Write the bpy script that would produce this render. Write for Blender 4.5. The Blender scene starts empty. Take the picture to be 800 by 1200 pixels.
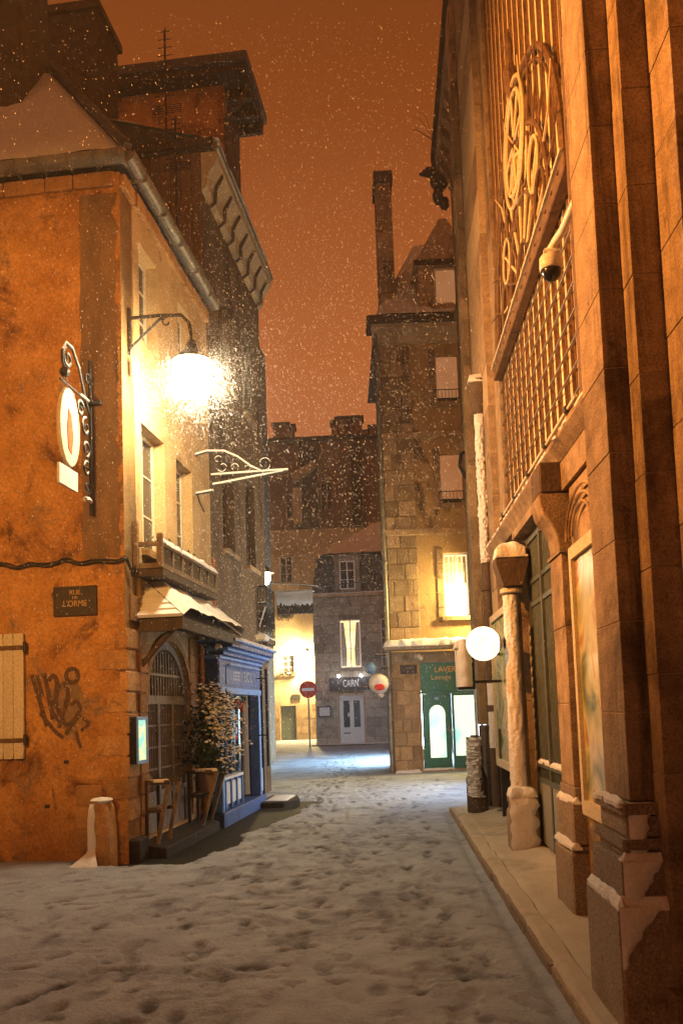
import bpy, bmesh, math, random
import numpy as np
from mathutils import Vector, Matrix, noise as mnoise

random.seed(7); NR = np.random.default_rng(11)
scn = bpy.context.scene
col = scn.collection
R = math.radians

# ------------------------------------------------------------------ camera
F_PX, CX, CY, EYE = 1000.0, 400.0, 753.0, 1.6
PITCH, ROLL = R(4.5), R(1.95)
fwd = Vector((0, math.cos(PITCH), math.sin(PITCH)))
up0 = Vector((0, -math.sin(PITCH), math.cos(PITCH)))
rt0 = Vector((1, 0, 0))
cr = rt0 * math.cos(ROLL) - up0 * math.sin(ROLL)
cu = up0 * math.cos(ROLL) + rt0 * math.sin(ROLL)
cam_d = bpy.data.cameras.new('camera'); cam = bpy.data.objects.new('camera', cam_d); col.objects.link(cam)
cam_d.sensor_fit = 'VERTICAL'; cam_d.sensor_height = 36; cam_d.lens = 36 * F_PX / 1200
cam_d.shift_y = (CY - 600) / 1200
cam_d.clip_start = 0.05; cam_d.clip_end = 2000
m = Matrix((cr, cu, -fwd)).transposed().to_4x4(); m.translation = (0, 0, EYE)
cam.matrix_world = m
scn.camera = cam

# ------------------------------------------------------------------ sky (night snow cloud lit by town lamps)
w = bpy.data.worlds.new('World'); scn.world = w; w.use_nodes = True
nt = w.node_tree; nt.nodes.clear()
o_ = nt.nodes.new('ShaderNodeOutputWorld'); bg = nt.nodes.new('ShaderNodeBackground')
tc = nt.nodes.new('ShaderNodeTexCoord'); sp = nt.nodes.new('ShaderNodeSeparateXYZ'); rp = nt.nodes.new('ShaderNodeValToRGB')
nt.links.new(tc.outputs['Generated'], sp.inputs[0]); nt.links.new(sp.outputs['Z'], rp.inputs[0])
rp.color_ramp.elements[0].position = 0.05; rp.color_ramp.elements[0].color = (.50, .205, .10, 1)
rp.color_ramp.elements[1].position = 0.85; rp.color_ramp.elements[1].color = (.10, .024, .004, 1)
e = rp.color_ramp.elements.new(.38); e.color = (.47, .130, .032, 1)
e = rp.color_ramp.elements.new(.60); e.color = (.25, .056, .009, 1)
nt.links.new(rp.outputs[0], bg.inputs['Color']); nt.links.new(bg.outputs[0], o_.inputs['Surface'])
bg.inputs['Strength'].default_value = 1.0

# ------------------------------------------------------------------ render / exposure
scn.view_settings.view_transform = 'Standard'; scn.view_settings.look = 'None'
scn.view_settings.exposure = 0.0; scn.view_settings.gamma = 1.0
scn.render.engine = 'CYCLES'
scn.cycles.use_denoising = True
scn.cycles.max_bounces = 4; scn.cycles.diffuse_bounces = 2; scn.cycles.glossy_bounces = 2; scn.cycles.use_adaptive_sampling = True; scn.cycles.adaptive_threshold = .02; scn.cycles.volume_bounces = 0
scn.cycles.sample_clamp_indirect = 4.0
scn.cycles.use_light_tree = True
HAZE_DENSITY = 0.0020
SODIUM = (1.0, .46, .12); WARM = (1.0, .74, .36)

# ------------------------------------------------------------------ helpers
class Frame:
    """a building's own axes: local Y runs along (k,1) on the ground, local X to its right"""
    def __init__(s, o, k):
        s.o = Vector((o[0], o[1], 0)); n = math.hypot(1, k)
        s.Y = Vector((k / n, 1 / n, 0)); s.X = Vector((1 / n, -k / n, 0)); s.rz = -math.atan(k)
    def w(s, x, y, z): return s.o + s.X * x + s.Y * y + Vector((0, 0, z))
    def _hit(s, u, v, o, n):
        d = fwd * F_PX + cr * (u - CX) - cu * (v - CY)
        t = o.dot(n) / d.dot(n); P = d * t; q = P - s.o
        return Vector((q.dot(s.X), q.dot(s.Y), P.z + EYE))
    def side(s, u, v, x=0): return s._hit(u, v, s.o + s.X * x, s.X)
    def front(s, u, v, y=0): return s._hit(u, v, s.o + s.Y * y, s.Y)

LH = Frame((-2.47, 9.75), .12)     # houses on the left
RB = Frame((1.58, 0.0), .05)       # market hall on the right
LV = Frame((1.2, 21.4), 0.0)       # laundry house
CN = Frame((-1.25, 38.8), .06)     # stone house across the square
LN = Frame((-4.5, 48.0), .04)
FB = Frame((-6.2, 60.0), .0)

def thing(name, label, cat, fr=None, group=None, loc=None, kind=None):
    o = bpy.data.objects.new(name, None); col.objects.link(o)
    o.empty_display_size = .2
    if fr: o.location = fr.o; o.rotation_euler = (0, 0, fr.rz)
    if loc is not None: o.location = loc
    tag(o, label, cat, group, kind); return o
def tag(o, label=None, cat=None, group=None, kind=None):
    if label: o['label'] = label
    if cat: o['category'] = cat
    if group: o['group'] = group
    if kind: o['kind'] = kind
    return o
def link(name, me, mat, parent=None, smooth=False):
    o = bpy.data.objects.new(name, me); col.objects.link(o)
    if mat is not None and not me.materials: me.materials.append(mat)
    if parent: o.parent = parent
    if smooth: me.polygons.foreach_set('use_smooth', [True] * len(me.polygons))
    return o
def local_thing(name, label, cat, fr, x, y, z, group=None):
    o = thing(name, label, cat, None, group, fr.w(x, y, z)); o.rotation_euler = (0, 0, fr.rz); return o

class MB:
    def __init__(s): s.v = []; s.f = []
    def add(s, vs, fs):
        b = len(s.v); s.v += [tuple(p) for p in vs]; s.f += [[i + b for i in f] for f in fs]; return s
    def box(s, x0, x1, y0, y1, z0, z1):
        x0, x1 = sorted((x0, x1)); y0, y1 = sorted((y0, y1)); z0, z1 = sorted((z0, z1))
        return s.add([(x0,y0,z0),(x1,y0,z0),(x1,y1,z0),(x0,y1,z0),(x0,y0,z1),(x1,y0,z1),(x1,y1,z1),(x0,y1,z1)],
              [[3,2,1,0],[4,5,6,7],[0,1,5,4],[1,2,6,5],[2,3,7,6],[3,0,4,7]])
    def hexa(s, p): return s.add(p, [[3,2,1,0],[4,5,6,7],[0,1,5,4],[1,2,6,5],[2,3,7,6],[3,0,4,7]])
    def prism(s, poly, axis, a, b):
        """poly: 2D outline in the other two axes (in xyz order), extruded along axis from a to b"""
        n = len(poly)
        def mk(p, c): return {'x': (c, p[0], p[1]), 'y': (p[0], c, p[1]), 'z': (p[0], p[1], c)}[axis]
        vs = [mk(p, a) for p in poly] + [mk(p, b) for p in poly]
        fs = [list(range(n))[::-1], list(range(n, 2*n))] + [[i, (i+1) % n, n + (i+1) % n, n + i] for i in range(n)]
        return s.add(vs, fs)
    def tube(s, pts, r, n=8):
        pts = [Vector(p) for p in pts]; rs = r if isinstance(r, (list, tuple)) else [r] * len(pts)
        vs = []; fs = []; a = None
        for i, p in enumerate(pts):
            d = (pts[min(i+1, len(pts)-1)] - pts[max(i-1, 0)]).normalized()
            if a is None: a = d.orthogonal().normalized()
            a = (a - d * a.dot(d)); a = a.normalized() if a.length > 1e-6 else d.orthogonal().normalized()
            b = d.cross(a)
            vs += [p + (a * math.cos(t) + b * math.sin(t)) * rs[i] for t in [2*math.pi*k/n for k in range(n)]]
        for i in range(len(pts)-1):
            fs += [[i*n+k, i*n+(k+1) % n, (i+1)*n+(k+1) % n, (i+1)*n+k] for k in range(n)]
        fs += [list(range(n))[::-1], [(len(pts)-1)*n+k for k in range(n)]]
        return s.add(vs, fs)
    def lathe(s, prof, c=(0, 0, 0), n=16, a0=0, a1=2*math.pi):
        full = abs(a1 - a0 - 2*math.pi) < 1e-6; m_ = n if full else n + 1
        vs = [(c[0]+r*math.cos(a0+(a1-a0)*k/n), c[1]+r*math.sin(a0+(a1-a0)*k/n), c[2]+z) for r, z in prof for k in range(m_)]
        fs = [[i*m_+k, i*m_+(k+1) % m_, (i+1)*m_+(k+1) % m_, (i+1)*m_+k] for i in range(len(prof)-1) for k in range(n)]
        if full: fs += [list(range(m_))[::-1], [(len(prof)-1)*m_+k for k in range(m_)]]
        return s.add(vs, fs)
    def ball(s, c, r, n=14, sq=(1, 1, 1)):
        k = n // 2
        prof = [(r*max(math.sin(math.pi*i/k), .02), -r*math.cos(math.pi*i/k)) for i in range(k+1)]
        b = len(s.v); s.lathe(prof, (0, 0, 0), n)
        s.v[b:] = [(c[0]+x*sq[0], c[1]+y*sq[1], c[2]+z*sq[2]) for x, y, z in s.v[b:]]
        return s
    def wall(s, axis, a0, a1, z0, z1, d0, d1, holes=()):
        """slab in the (a,z) plane from depth d0 (outer) to d1, with rectangular holes; axis 'x': runs along x, depth in y; 'y': runs along y, depth in x"""
        As = sorted({a0, a1, *[h[0] for h in holes], *[h[1] for h in holes]}); As = [a for a in As if a0 <= a <= a1]
        Zs = sorted({z0, z1, *[h[2] for h in holes], *[h[3] for h in holes]}); Zs = [z for z in Zs if z0 <= z <= z1]
        P = (lambda a, z, d: (a, d, z)) if axis == 'x' else (lambda a, z, d: (d, a, z))
        def solid(i, j):
            if i < 0 or j < 0 or i >= len(As)-1 or j >= len(Zs)-1: return False
            ca, cz = (As[i]+As[i+1])/2, (Zs[j]+Zs[j+1])/2
            return not any(h[0] < ca < h[1] and h[2] < cz < h[3] for h in holes)
        for i in range(len(As)-1):
            for j in range(len(Zs)-1):
                if not solid(i, j): continue
                a, b, c, d = As[i], As[i+1], Zs[j], Zs[j+1]
                s.add([P(a,c,d0),P(b,c,d0),P(b,d,d0),P(a,d,d0)], [[0,1,2,3]])
                s.add([P(a,c,d1),P(b,c,d1),P(b,d,d1),P(a,d,d1)], [[3,2,1,0]])
                for (ii, jj, e0, e1) in ((i-1,j,(a,d),(a,c)),(i+1,j,(b,c),(b,d)),(i,j-1,(a,c),(b,c)),(i,j+1,(b,d),(a,d))):
                    if not solid(ii, jj):
                        s.add([P(*e0,d0),P(*e0,d1),P(*e1,d1),P(*e1,d0)], [[0,1,2,3]])
        return s
    def build(s, name, mat, parent=None, smooth=False, bevel=0, label=None, kind=None):
        me = bpy.data.meshes.new(name); me.from_pydata(s.v, [], s.f)
        bm = bmesh.new(); bm.from_mesh(me)
        bmesh.ops.recalc_face_normals(bm, faces=bm.faces)
        if bevel: bmesh.ops.bevel(bm, geom=list(bm.edges), offset=bevel, segments=1, affect='EDGES', clamp_overlap=True)
        bm.to_mesh(me); bm.free(); me.update()
        o = link(name, me, mat, parent, smooth)
        if smooth:
            try: me.set_sharp_from_angle(angle=R(40))
            except Exception: pass
        if label: o['label'] = label
        if kind: o['kind'] = kind
        return o

_unit = {}
def unit_block(mat, bev=.06):
    key = (mat.name, bev)
    if key not in _unit:
        me = bpy.data.meshes.new('block'); bm = bmesh.new(); bmesh.ops.create_cube(bm, size=1)
        bmesh.ops.bevel(bm, geom=list(bm.edges), offset=bev, segments=1, affect='EDGES')
        bm.to_mesh(me); bm.free(); me.materials.append(mat); _unit[key] = me
    return _unit[key]
def piece(name, mat, parent, x0, x1, y0, y1, z0, z1, bev=.06, tilt=0):
    o = bpy.data.objects.new(name, unit_block(mat, bev)); col.objects.link(o); o.parent = parent
    o.location = ((x0+x1)/2, (y0+y1)/2, (z0+z1)/2); o.scale = (abs(x1-x0), abs(y1-y0), abs(z1-z0))
    if tilt: o.rotation_euler = (0, random.uniform(-tilt, tilt), random.uniform(-tilt, tilt))
    return o
def masonry(parent, mat, axis, a0, a1, z0, z1, face, depth, ch, bl, holes=(), name='stone_block', joint=.012, proud=.012):
    """courses of single blocks; face: coordinate of the outer face, depth: signed thickness inwards"""
    n = max(1, round((z1-z0)/ch)); h = (z1-z0)/n
    for i in range(n):
        c, d = z0+i*h, z0+(i+1)*h
        segs = [(a0, a1)]
        for H in holes:
            if H[2] < d-.02 and H[3] > c+.02:
                new = []
                for a, b in segs:
                    if H[1] <= a or H[0] >= b: new.append((a, b)); continue
                    if H[0]-a > .06: new.append((a, H[0]))
                    if b-H[1] > .06: new.append((H[1], b))
                segs = new
        for a, b in segs:
            k = max(1, round((b-a)/bl)); cuts = [a] + sorted(a+(b-a)*(j+(.5 if (i % 2 and k > 1) else 0)+random.uniform(-.18,.18))/k for j in range(1 if not (i % 2 and k > 1) else 0, k)) + [b]
            for p, q in zip(cuts[:-1], cuts[1:]):
                if q-p < .05: continue
                f = face - math.copysign(random.uniform(0, proud), depth)
                if axis == 'x': piece(name, mat, parent, p+joint/2, q-joint/2, f, face+depth, c+joint/2, d-joint/2)
                else: piece(name, mat, parent, f, face+depth, p+joint/2, q-joint/2, c+joint/2, d-joint/2)

def text(name, s, size, mat, parent, loc, rot, sx=1, extrude=.004, align='CENTER'):
    c = bpy.data.curves.new(name, 'FONT'); c.body = s; c.size = size; c.extrude = extrude; c.align_x = align; c.align_y = 'CENTER'
    t = bpy.data.objects.new(name, c); col.objects.link(t)
    dg = bpy.context.evaluated_depsgraph_get(); me = bpy.data.meshes.new_from_object(t.evaluated_get(dg))
    bpy.data.objects.remove(t); o = link(name, me, mat, parent); o.location = loc; o.rotation_euler = rot; o.scale = (sx, 1, 1)
    return o

def copy_tree(o, parent=None):
    c = o.copy(); col.objects.link(c); c.parent = parent
    for ch in list(o.children): copy_tree(ch, c)
    return c

# ------------------------------------------------------------------ materials
def mat(name, c1, c2=None, scale=3.0, rough=.85, bump=.25, bscale=None, metal=0, rnd=0.0, c3=None, s3=1.2, t3=(.55, .68), stretch=(1, 1, 1),
        emit=None, estr=0, alpha=None, spec=.3, detail=8, bdist=.02, grain=.22, gs=45, layers=()):
    mt = bpy.data.materials.new(name); mt.use_nodes = True
    nt = mt.node_tree; N = nt.nodes; L = nt.links; b = N['Principled BSDF']
    b.inputs['Roughness'].default_value = rough; b.inputs['Metallic'].default_value = metal
    b.inputs['Specular IOR Level'].default_value = spec
    geo = N.new('ShaderNodeNewGeometry'); mp = N.new('ShaderNodeMapping'); mp.inputs['Scale'].default_value = stretch
    L.new(geo.outputs['Position'], mp.inputs['Vector'])
    n1 = N.new('ShaderNodeTexNoise'); n1.inputs['Scale'].default_value = scale; n1.inputs['Detail'].default_value = detail; n1.inputs['Roughness'].default_value = .62
    L.new(mp.outputs[0], n1.inputs['Vector'])
    r1 = N.new('ShaderNodeValToRGB'); r1.color_ramp.elements[0].position = .32; r1.color_ramp.elements[1].position = .68
    r1.color_ramp.elements[0].color = (*c1, 1); r1.color_ramp.elements[1].color = (*(c2 or c1), 1)
    L.new(n1.outputs['Fac'], r1.inputs[0]); out = r1.outputs[0]
    if c3:
        n3 = N.new('ShaderNodeTexNoise'); n3.inputs['Scale'].default_value = s3; n3.inputs['Detail'].default_value = 10; n3.inputs['Roughness'].default_value = .7
        n3.inputs['Distortion'].default_value = .6
        L.new(mp.outputs[0], n3.inputs['Vector'])
        r3 = N.new('ShaderNodeValToRGB'); r3.color_ramp.elements[0].position = t3[0]; r3.color_ramp.elements[1].position = t3[1]
        L.new(n3.outputs['Fac'], r3.inputs[0])
        mx = N.new('ShaderNodeMix'); mx.data_type = 'RGBA'; L.new(r3.outputs[0], mx.inputs['Factor']); L.new(out, mx.inputs['A']); mx.inputs['B'].default_value = (*c3, 1)
        out = mx.outputs['Result']
    for (lc, ls, lt, lst) in layers:
        lm = N.new('ShaderNodeMapping'); lm.inputs['Scale'].default_value = lst; lm.inputs['Location'].default_value = (ls*3.1, ls*1.7, 4.4); L.new(geo.outputs['Position'], lm.inputs['Vector'])
        ln_ = N.new('ShaderNodeTexNoise'); ln_.inputs['Scale'].default_value = ls; ln_.inputs['Detail'].default_value = 12; ln_.inputs['Roughness'].default_value = .72; ln_.inputs['Distortion'].default_value = .4
        L.new(lm.outputs[0], ln_.inputs['Vector']); lr = N.new('ShaderNodeValToRGB'); lr.color_ramp.elements[0].position = lt[0]; lr.color_ramp.elements[1].position = lt[1]; L.new(ln_.outputs['Fac'], lr.inputs[0])
        lx = N.new('ShaderNodeMix'); lx.data_type = 'RGBA'; L.new(lr.outputs[0], lx.inputs['Factor']); L.new(out, lx.inputs['A']); lx.inputs['B'].default_value = (*lc, 1); out = lx.outputs['Result']
    if grain:
        ng = N.new('ShaderNodeTexNoise'); ng.inputs['Scale'].default_value = gs; ng.inputs['Detail'].default_value = 5; ng.inputs['Roughness'].default_value = .75
        L.new(geo.outputs['Position'], ng.inputs['Vector'])
        mg = N.new('ShaderNodeMapRange'); mg.inputs['From Min'].default_value = .3; mg.inputs['From Max'].default_value = .7; mg.inputs['To Min'].default_value = 1-grain*1.6; mg.inputs['To Max'].default_value = 1+grain
        L.new(ng.outputs['Fac'], mg.inputs['Value'])
        mv = N.new('ShaderNodeVectorMath'); mv.operation = 'SCALE'; L.new(out, mv.inputs[0]); L.new(mg.outputs[0], mv.inputs['Scale']); out = mv.outputs[0]
    if rnd:
        oi = N.new('ShaderNodeObjectInfo'); mr = N.new('ShaderNodeMapRange'); mr.inputs['To Min'].default_value = 1-rnd; mr.inputs['To Max'].default_value = 1+rnd
        L.new(oi.outputs['Random'], mr.inputs['Value'])
        mm = N.new('ShaderNodeVectorMath'); mm.operation = 'SCALE'; L.new(out, mm.inputs[0]); L.new(mr.outputs[0], mm.inputs['Scale']); out = mm.outputs[0]
    L.new(out, b.inputs['Base Color'])
    if bump:
        nb = N.new('ShaderNodeTexNoise'); nb.inputs['Scale'].default_value = bscale or scale*6; nb.inputs['Detail'].default_value = 6; nb.inputs['Roughness'].default_value = .6
        L.new(mp.outputs[0], nb.inputs['Vector'])
        bp = N.new('ShaderNodeBump'); bp.inputs['Strength'].default_value = bump; bp.inputs['Distance'].default_value = bdist
        L.new(nb.outputs['Fac'], bp.inputs['Height']); L.new(bp.outputs[0], b.inputs['Normal'])
    if emit:
        b.inputs['Emission Color'].default_value = (*emit, 1); b.inputs['Emission Strength'].default_value = estr
    if alpha is not None: b.inputs['Alpha'].default_value = alpha
    return mt

M = {}
M['ochre'] = mat('ochre_plaster', (.38, .17, .045), (.64, .33, .10), 1.9, .92, .7, 14, c3=(.15, .065, .028), s3=1.5, t3=(.53, .66), bdist=.03, grain=.26, gs=28, layers=[((.25, .17, .10), .9, (.56, .62), (1, 1, .6)), ((.06, .03, .017), 2.4, (.60, .68), (1.4, 1.4, .4)), ((.10, .05, .025), 9, (.66, .72), (1, 1, 1))])
M['side_plaster'] = mat('pale_side_plaster', (.45, .29, .125), (.62, .43, .21), 1.8, .92, .6, 14, c3=(.30, .18, .08), s3=1.4, t3=(.55, .70), bdist=.03, layers=[((.12, .07, .035), 2.2, (.62, .70), (1.4, 1.4, .4))])
M['cement'] = mat('cement_render', (.17, .11, .06), (.31, .19, .095), 3.5, .95, .6, 22, c3=(.11, .075, .05), s3=2.5, stretch=(1, 1, .35))
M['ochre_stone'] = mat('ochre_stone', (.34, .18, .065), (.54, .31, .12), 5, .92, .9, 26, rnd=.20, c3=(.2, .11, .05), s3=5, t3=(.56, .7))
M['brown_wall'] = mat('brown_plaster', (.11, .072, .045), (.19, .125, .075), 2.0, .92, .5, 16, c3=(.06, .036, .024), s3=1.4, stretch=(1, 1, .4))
M['timber'] = mat('weathered_boards', (.16, .10, .06), (.25, .16, .09), 4, .9, .5, 30, rnd=.25, stretch=(1, 1, .12))
M['granite'] = mat('granite', (.22, .165, .115), (.46, .36, .26), 70, .88, .7, 90, rnd=.14, grain=.4, gs=110, c3=(.20, .14, .09), s3=1.8, t3=(.5, .7), detail=3, bdist=.012)
M['sandstone'] = mat('sandstone', (.27, .19, .115), (.48, .35, .22), 7, .9, .6, 60, rnd=.13, c3=(.13, .085, .055), s3=1.1, t3=(.52, .68), grain=.36, gs=90, layers=[((.075, .05, .034), 1.0, (.56, .68), (2.6, 2.6, .28)), ((.10, .07, .05), 6, (.62, .70), (1, 1, 1))])
M['house_stone'] = mat('house_stone', (.29, .19, .105), (.46, .32, .18), 5, .92, .7, 25, rnd=.30, layers=[((.10, .065, .04), 1.3, (.56, .66), (1.5, 1.5, .4))], c3=(.15, .10, .07), s3=2, t3=(.54, .7))
M['grey_stone'] = mat('grey_stone', (.27, .21, .15), (.42, .34, .25), 4, .92, .6, 20, rnd=.26, c3=(.13, .10, .08), s3=1.6)
M['mortar_light'] = mat('pale_mortar', (.40, .30, .18), (.52, .40, .26), 8, .95, .3)
M['joint'] = mat('mortar', (.17, .12, .08), (.25, .18, .12), 6, .95, .4)
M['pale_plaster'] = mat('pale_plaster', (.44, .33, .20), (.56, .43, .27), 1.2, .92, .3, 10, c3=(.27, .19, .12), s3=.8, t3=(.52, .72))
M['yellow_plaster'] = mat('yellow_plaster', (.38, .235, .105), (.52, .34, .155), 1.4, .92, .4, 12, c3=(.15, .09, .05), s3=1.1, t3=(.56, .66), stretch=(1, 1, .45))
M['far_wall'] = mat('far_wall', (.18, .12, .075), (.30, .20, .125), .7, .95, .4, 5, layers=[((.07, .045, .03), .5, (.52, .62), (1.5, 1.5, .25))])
M['dark_stone'] = mat('dark_stone', (.08, .055, .04), (.14, .10, .07), 5, .9, .6, 30)
M['slate'] = mat('slate', (.07, .065, .065), (.13, .12, .115), 8, .6, .4, 20, rnd=.3)
M['asphalt'] = mat('wet_paving', (.010, .009, .008), (.026, .021, .018), 9, .7, .8, 40, spec=.25)
M['shaded_stone'] = mat('stone_with_shade', (.022, .016, .012), (.055, .038, .027), 6, .9, .7, 30)  # dark stone made blacker to carry the shade along the left shops
M['zinc'] = mat('zinc', (.20, .19, .16), (.31, .29, .24), 6, .5, .2, 20, metal=.55, c3=(.13, .10, .07), s3=3)
M['iron'] = mat('black_iron', (.018, .016, .015), (.04, .034, .03), 10, .55, .3, 40, spec=.5)
M['rust_iron'] = mat('rusty_iron', (.10, .055, .03), (.20, .115, .055), 8, .75, .5, 40, c3=(.05, .03, .02), s3=6)
M['gilt'] = mat('pale_glazing_bar', (.56, .42, .22), (.80, .64, .38), 6, .7, .3, 30, rnd=.2, stretch=(1, 1, .2))
M['wood_grey'] = mat('grey_green_paint', (.22, .185, .13), (.30, .25, .18), 5, .7, .4, 40, c3=(.13, .10, .07), s3=4, stretch=(1, 1, .25))
M['wood_dark'] = mat('dark_wood', (.055, .038, .026), (.11, .075, .05), 8, .75, .5, 40, stretch=(1, 1, .3))
M['wood_mid'] = mat('mid_wood', (.17, .115, .07), (.26, .18, .11), 8, .75, .5, 40)
M['cream_paint'] = mat('cream_paint', (.60, .51, .35), (.72, .62, .45), 4, .7, .3, 30, rnd=.08, c3=(.36, .27, .16), s3=4, t3=(.58, .72), stretch=(1, 1, .3))
M['blue'] = mat('blue_paint', (.03, .075, .28), (.05, .115, .36), 4, .6, .3, 30, c3=(.028, .05, .13), s3=3.5, t3=(.5, .66), spec=.4)
M['blue_pale'] = mat('pale_blue_paint', (.12, .28, .66), (.18, .36, .74), 4, .5, .15, 30)
M['green'] = mat('green_paint', (.010, .13, .095), (.018, .18, .13), 5, .4, .15, 30, spec=.5)
M['gate_green'] = mat('gate_green', (.07, .088, .08), (.12, .14, .125), 6, .5, .3, 30, c3=(.2, .15, .1), s3=5, t3=(.6, .7))
M['gate_panel'] = mat('gate_panel', (.22, .235, .21), (.31, .32, .28), 4, .55, .2, 30, c3=(.2, .11, .05), s3=2, t3=(.62, .75), stretch=(1, 1, .4))
M['white'] = mat('white_paint', (.70, .68, .66), (.80, .78, .75), 5, .6, .15, 30)
M['plastic'] = mat('white_plastic', (.72, .66, .56), (.78, .72, .62), 8, .4, .05, 30)
M['copper'] = mat('copper_pipe', (.35, .17, .08), (.50, .26, .12), 8, .45, .2, 30, metal=.5)
M['black'] = mat('black_gloss', (.012, .012, .013), None, 8, .2, 0, spec=.6)
M['glass'] = mat('dark_glass', (.02, .022, .026), (.035, .036, .04), 2, .12, .05, 3, spec=.7)
M['curtain'] = mat('curtain', (.45, .38, .28), (.62, .53, .40), 6, .9, .5, 8, stretch=(3, 3, .3))
M['blind'] = mat('pale_roller_blind', (.60, .46, .37), (.68, .53, .43), 3, .8, .1, 10)
M['red'] = mat('red_enamel', (.55, .02, .015), (.62, .03, .02), 5, .4, .05, 20)
M['orange_deco'] = mat('orange_garland', (.50, .09, .02), (.62, .16, .05), 20, .8, .4)
M['leaf'] = mat('evergreen_leaf', (.018, .035, .012), (.04, .07, .025), 15, .5, .2, 40, rnd=0)
M['bark'] = mat('bark', (.07, .045, .03), (.12, .08, .05), 20, .9, .6)
M['terracotta'] = mat('terracotta', (.24, .15, .10), (.32, .21, .14), 9, .85, .4)
M['tree_dark'] = mat('dry_stem', (.03, .025, .015), (.06, .05, .03), 10, .9)
M['paint_mark'] = mat('spray_paint', (.085, .048, .033), (.17, .10, .06), 25, .8, .1, 60)
M['plaque'] = mat('dark_plaque', (.05, .038, .026), (.08, .06, .04), 10, .6, .2, 40)
M['letter_ochre'] = mat('ochre_lettering', (.62, .40, .15), None, 8, .7, 0)
M['letter_gold'] = mat('gold_lettering', (.80, .36, .04), None, 8, .5, 0)
M['letter_cream'] = mat('cream_lettering', (.60, .42, .18), None, 8, .5, 0)
M['letter_grey'] = mat('grey_lettering', (.34, .40, .52), None, 8, .5, 0)
M['letter_white'] = mat('white_lettering', (.85, .84, .82), None, 8, .5, 0)
M['sign_brown'] = mat('sign_brown', (.035, .024, .022), (.055, .038, .034), 8, .6, .1, 40)
M['paper'] = mat('paper', (.62, .60, .58), (.70, .68, .66), 12, .8, .1)
M['lantern_blue'] = mat('blue_paper_lantern', (.10, .20, .36), (.14, .26, .44), 6, .7, .1)
M['lantern_white'] = mat('white_paper_lantern', (.66, .58, .50), (.74, .66, .58), 6, .7, .1)

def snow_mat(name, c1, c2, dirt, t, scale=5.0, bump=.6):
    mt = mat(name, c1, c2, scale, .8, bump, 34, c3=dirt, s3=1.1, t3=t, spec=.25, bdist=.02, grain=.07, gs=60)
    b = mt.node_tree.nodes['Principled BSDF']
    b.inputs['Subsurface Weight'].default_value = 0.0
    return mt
M['snow'] = snow_mat('fresh_snow', (.74, .73, .72), (.82, .81, .80), (.66, .64, .62), (.6, .75), 6, .7)
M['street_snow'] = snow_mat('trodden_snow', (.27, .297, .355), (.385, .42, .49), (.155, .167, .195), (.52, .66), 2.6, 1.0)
def add_print_tone(mt):
    """darker colour where boots have pressed in, from the mesh's own 'wet' attribute"""
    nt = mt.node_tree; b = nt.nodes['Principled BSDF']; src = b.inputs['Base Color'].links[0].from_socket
    at = nt.nodes.new('ShaderNodeAttribute'); at.attribute_name = 'print_tone'; mx = nt.nodes.new('ShaderNodeMix'); mx.data_type = 'RGBA'
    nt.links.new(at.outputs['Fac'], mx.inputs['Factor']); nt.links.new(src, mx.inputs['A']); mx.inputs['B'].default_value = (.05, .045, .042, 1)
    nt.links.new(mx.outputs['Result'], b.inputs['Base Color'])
add_print_tone(M['street_snow'])
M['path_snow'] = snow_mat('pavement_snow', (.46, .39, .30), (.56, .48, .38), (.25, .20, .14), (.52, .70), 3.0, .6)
M['haze_flake'] = mat('snowflake', (.85, .85, .85), None, 5, .8, 0)

def lit(name, c, s, c2=None, scale=3.0, t=(.4, .6), stretch=(1, 1, 1)):
    mt = bpy.data.materials.new(name); mt.use_nodes = True; nt = mt.node_tree; N = nt.nodes
    b = N['Principled BSDF']; b.inputs['Base Color'].default_value = (*c, 1); b.inputs['Roughness'].default_value = .4
    b.inputs['Emission Strength'].default_value = s; b.inputs['Emission Color'].default_value = (*c, 1)
    if c2:
        geo = N.new('ShaderNodeNewGeometry'); mp = N.new('ShaderNodeMapping'); mp.inputs['Scale'].default_value = stretch
        n = N.new('ShaderNodeTexNoise'); n.inputs['Scale'].default_value = scale; r = N.new('ShaderNodeValToRGB')
        nt.links.new(geo.outputs['Position'], mp.inputs[0]); nt.links.new(mp.outputs[0], n.inputs['Vector']); nt.links.new(n.outputs['Fac'], r.inputs[0])
        r.color_ramp.elements[0].position = t[0]; r.color_ramp.elements[0].color = (*c, 1); r.color_ramp.elements[1].position = t[1]; r.color_ramp.elements[1].color = (*c2, 1)
        nt.links.new(r.outputs[0], b.inputs['Emission Color']); nt.links.new(r.outputs[0], b.inputs['Base Color'])
    return mt
M['lamp_main'] = lit('street_lamp_globe', (1.0, .79, .47), 270)
M['lamp_lane'] = lit('lane_lamp_globe', (1.0, .74, .32), 2600)
M['lamp_side'] = lit('side_lamp_globe', (1.0, .80, .48), 200)
M['lamp_globe'] = lit('opal_globe', (1.0, .78, .52), 1.7, (1.0, .90, .70), 9)
M['lamp_sodium'] = lit('sodium_bulb', SODIUM, 900)
M['lamp_assumed_facade'] = lit('assumed_facade_bulb', (1.0, .70, .24), 3000)  # for the unseen lamp assumed on the laundry house front
M['laundry_light'] = lit('laundry_interior_light', (.98, .96, .72), 1.15, (.30, .86, .72), 1.3, (.42, .70))
M['assumed_cool_light'] = lit('assumed_cool_light', (.55, .80, 1.0), 34)  # for the unseen panel assumed on the laundry house's side wall
M['added_cool_light'] = lit('added_cool_light', (.84, .91, 1.0), 8)  # for the unseen panel added on the far wing
M['sky_reflection'] = lit('painted_sky_reflection', (.62, .22, .075), .46, (.72, .31, .125), .9)  # faint peach glow stands in for orange sky mirrored in the panes
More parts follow.
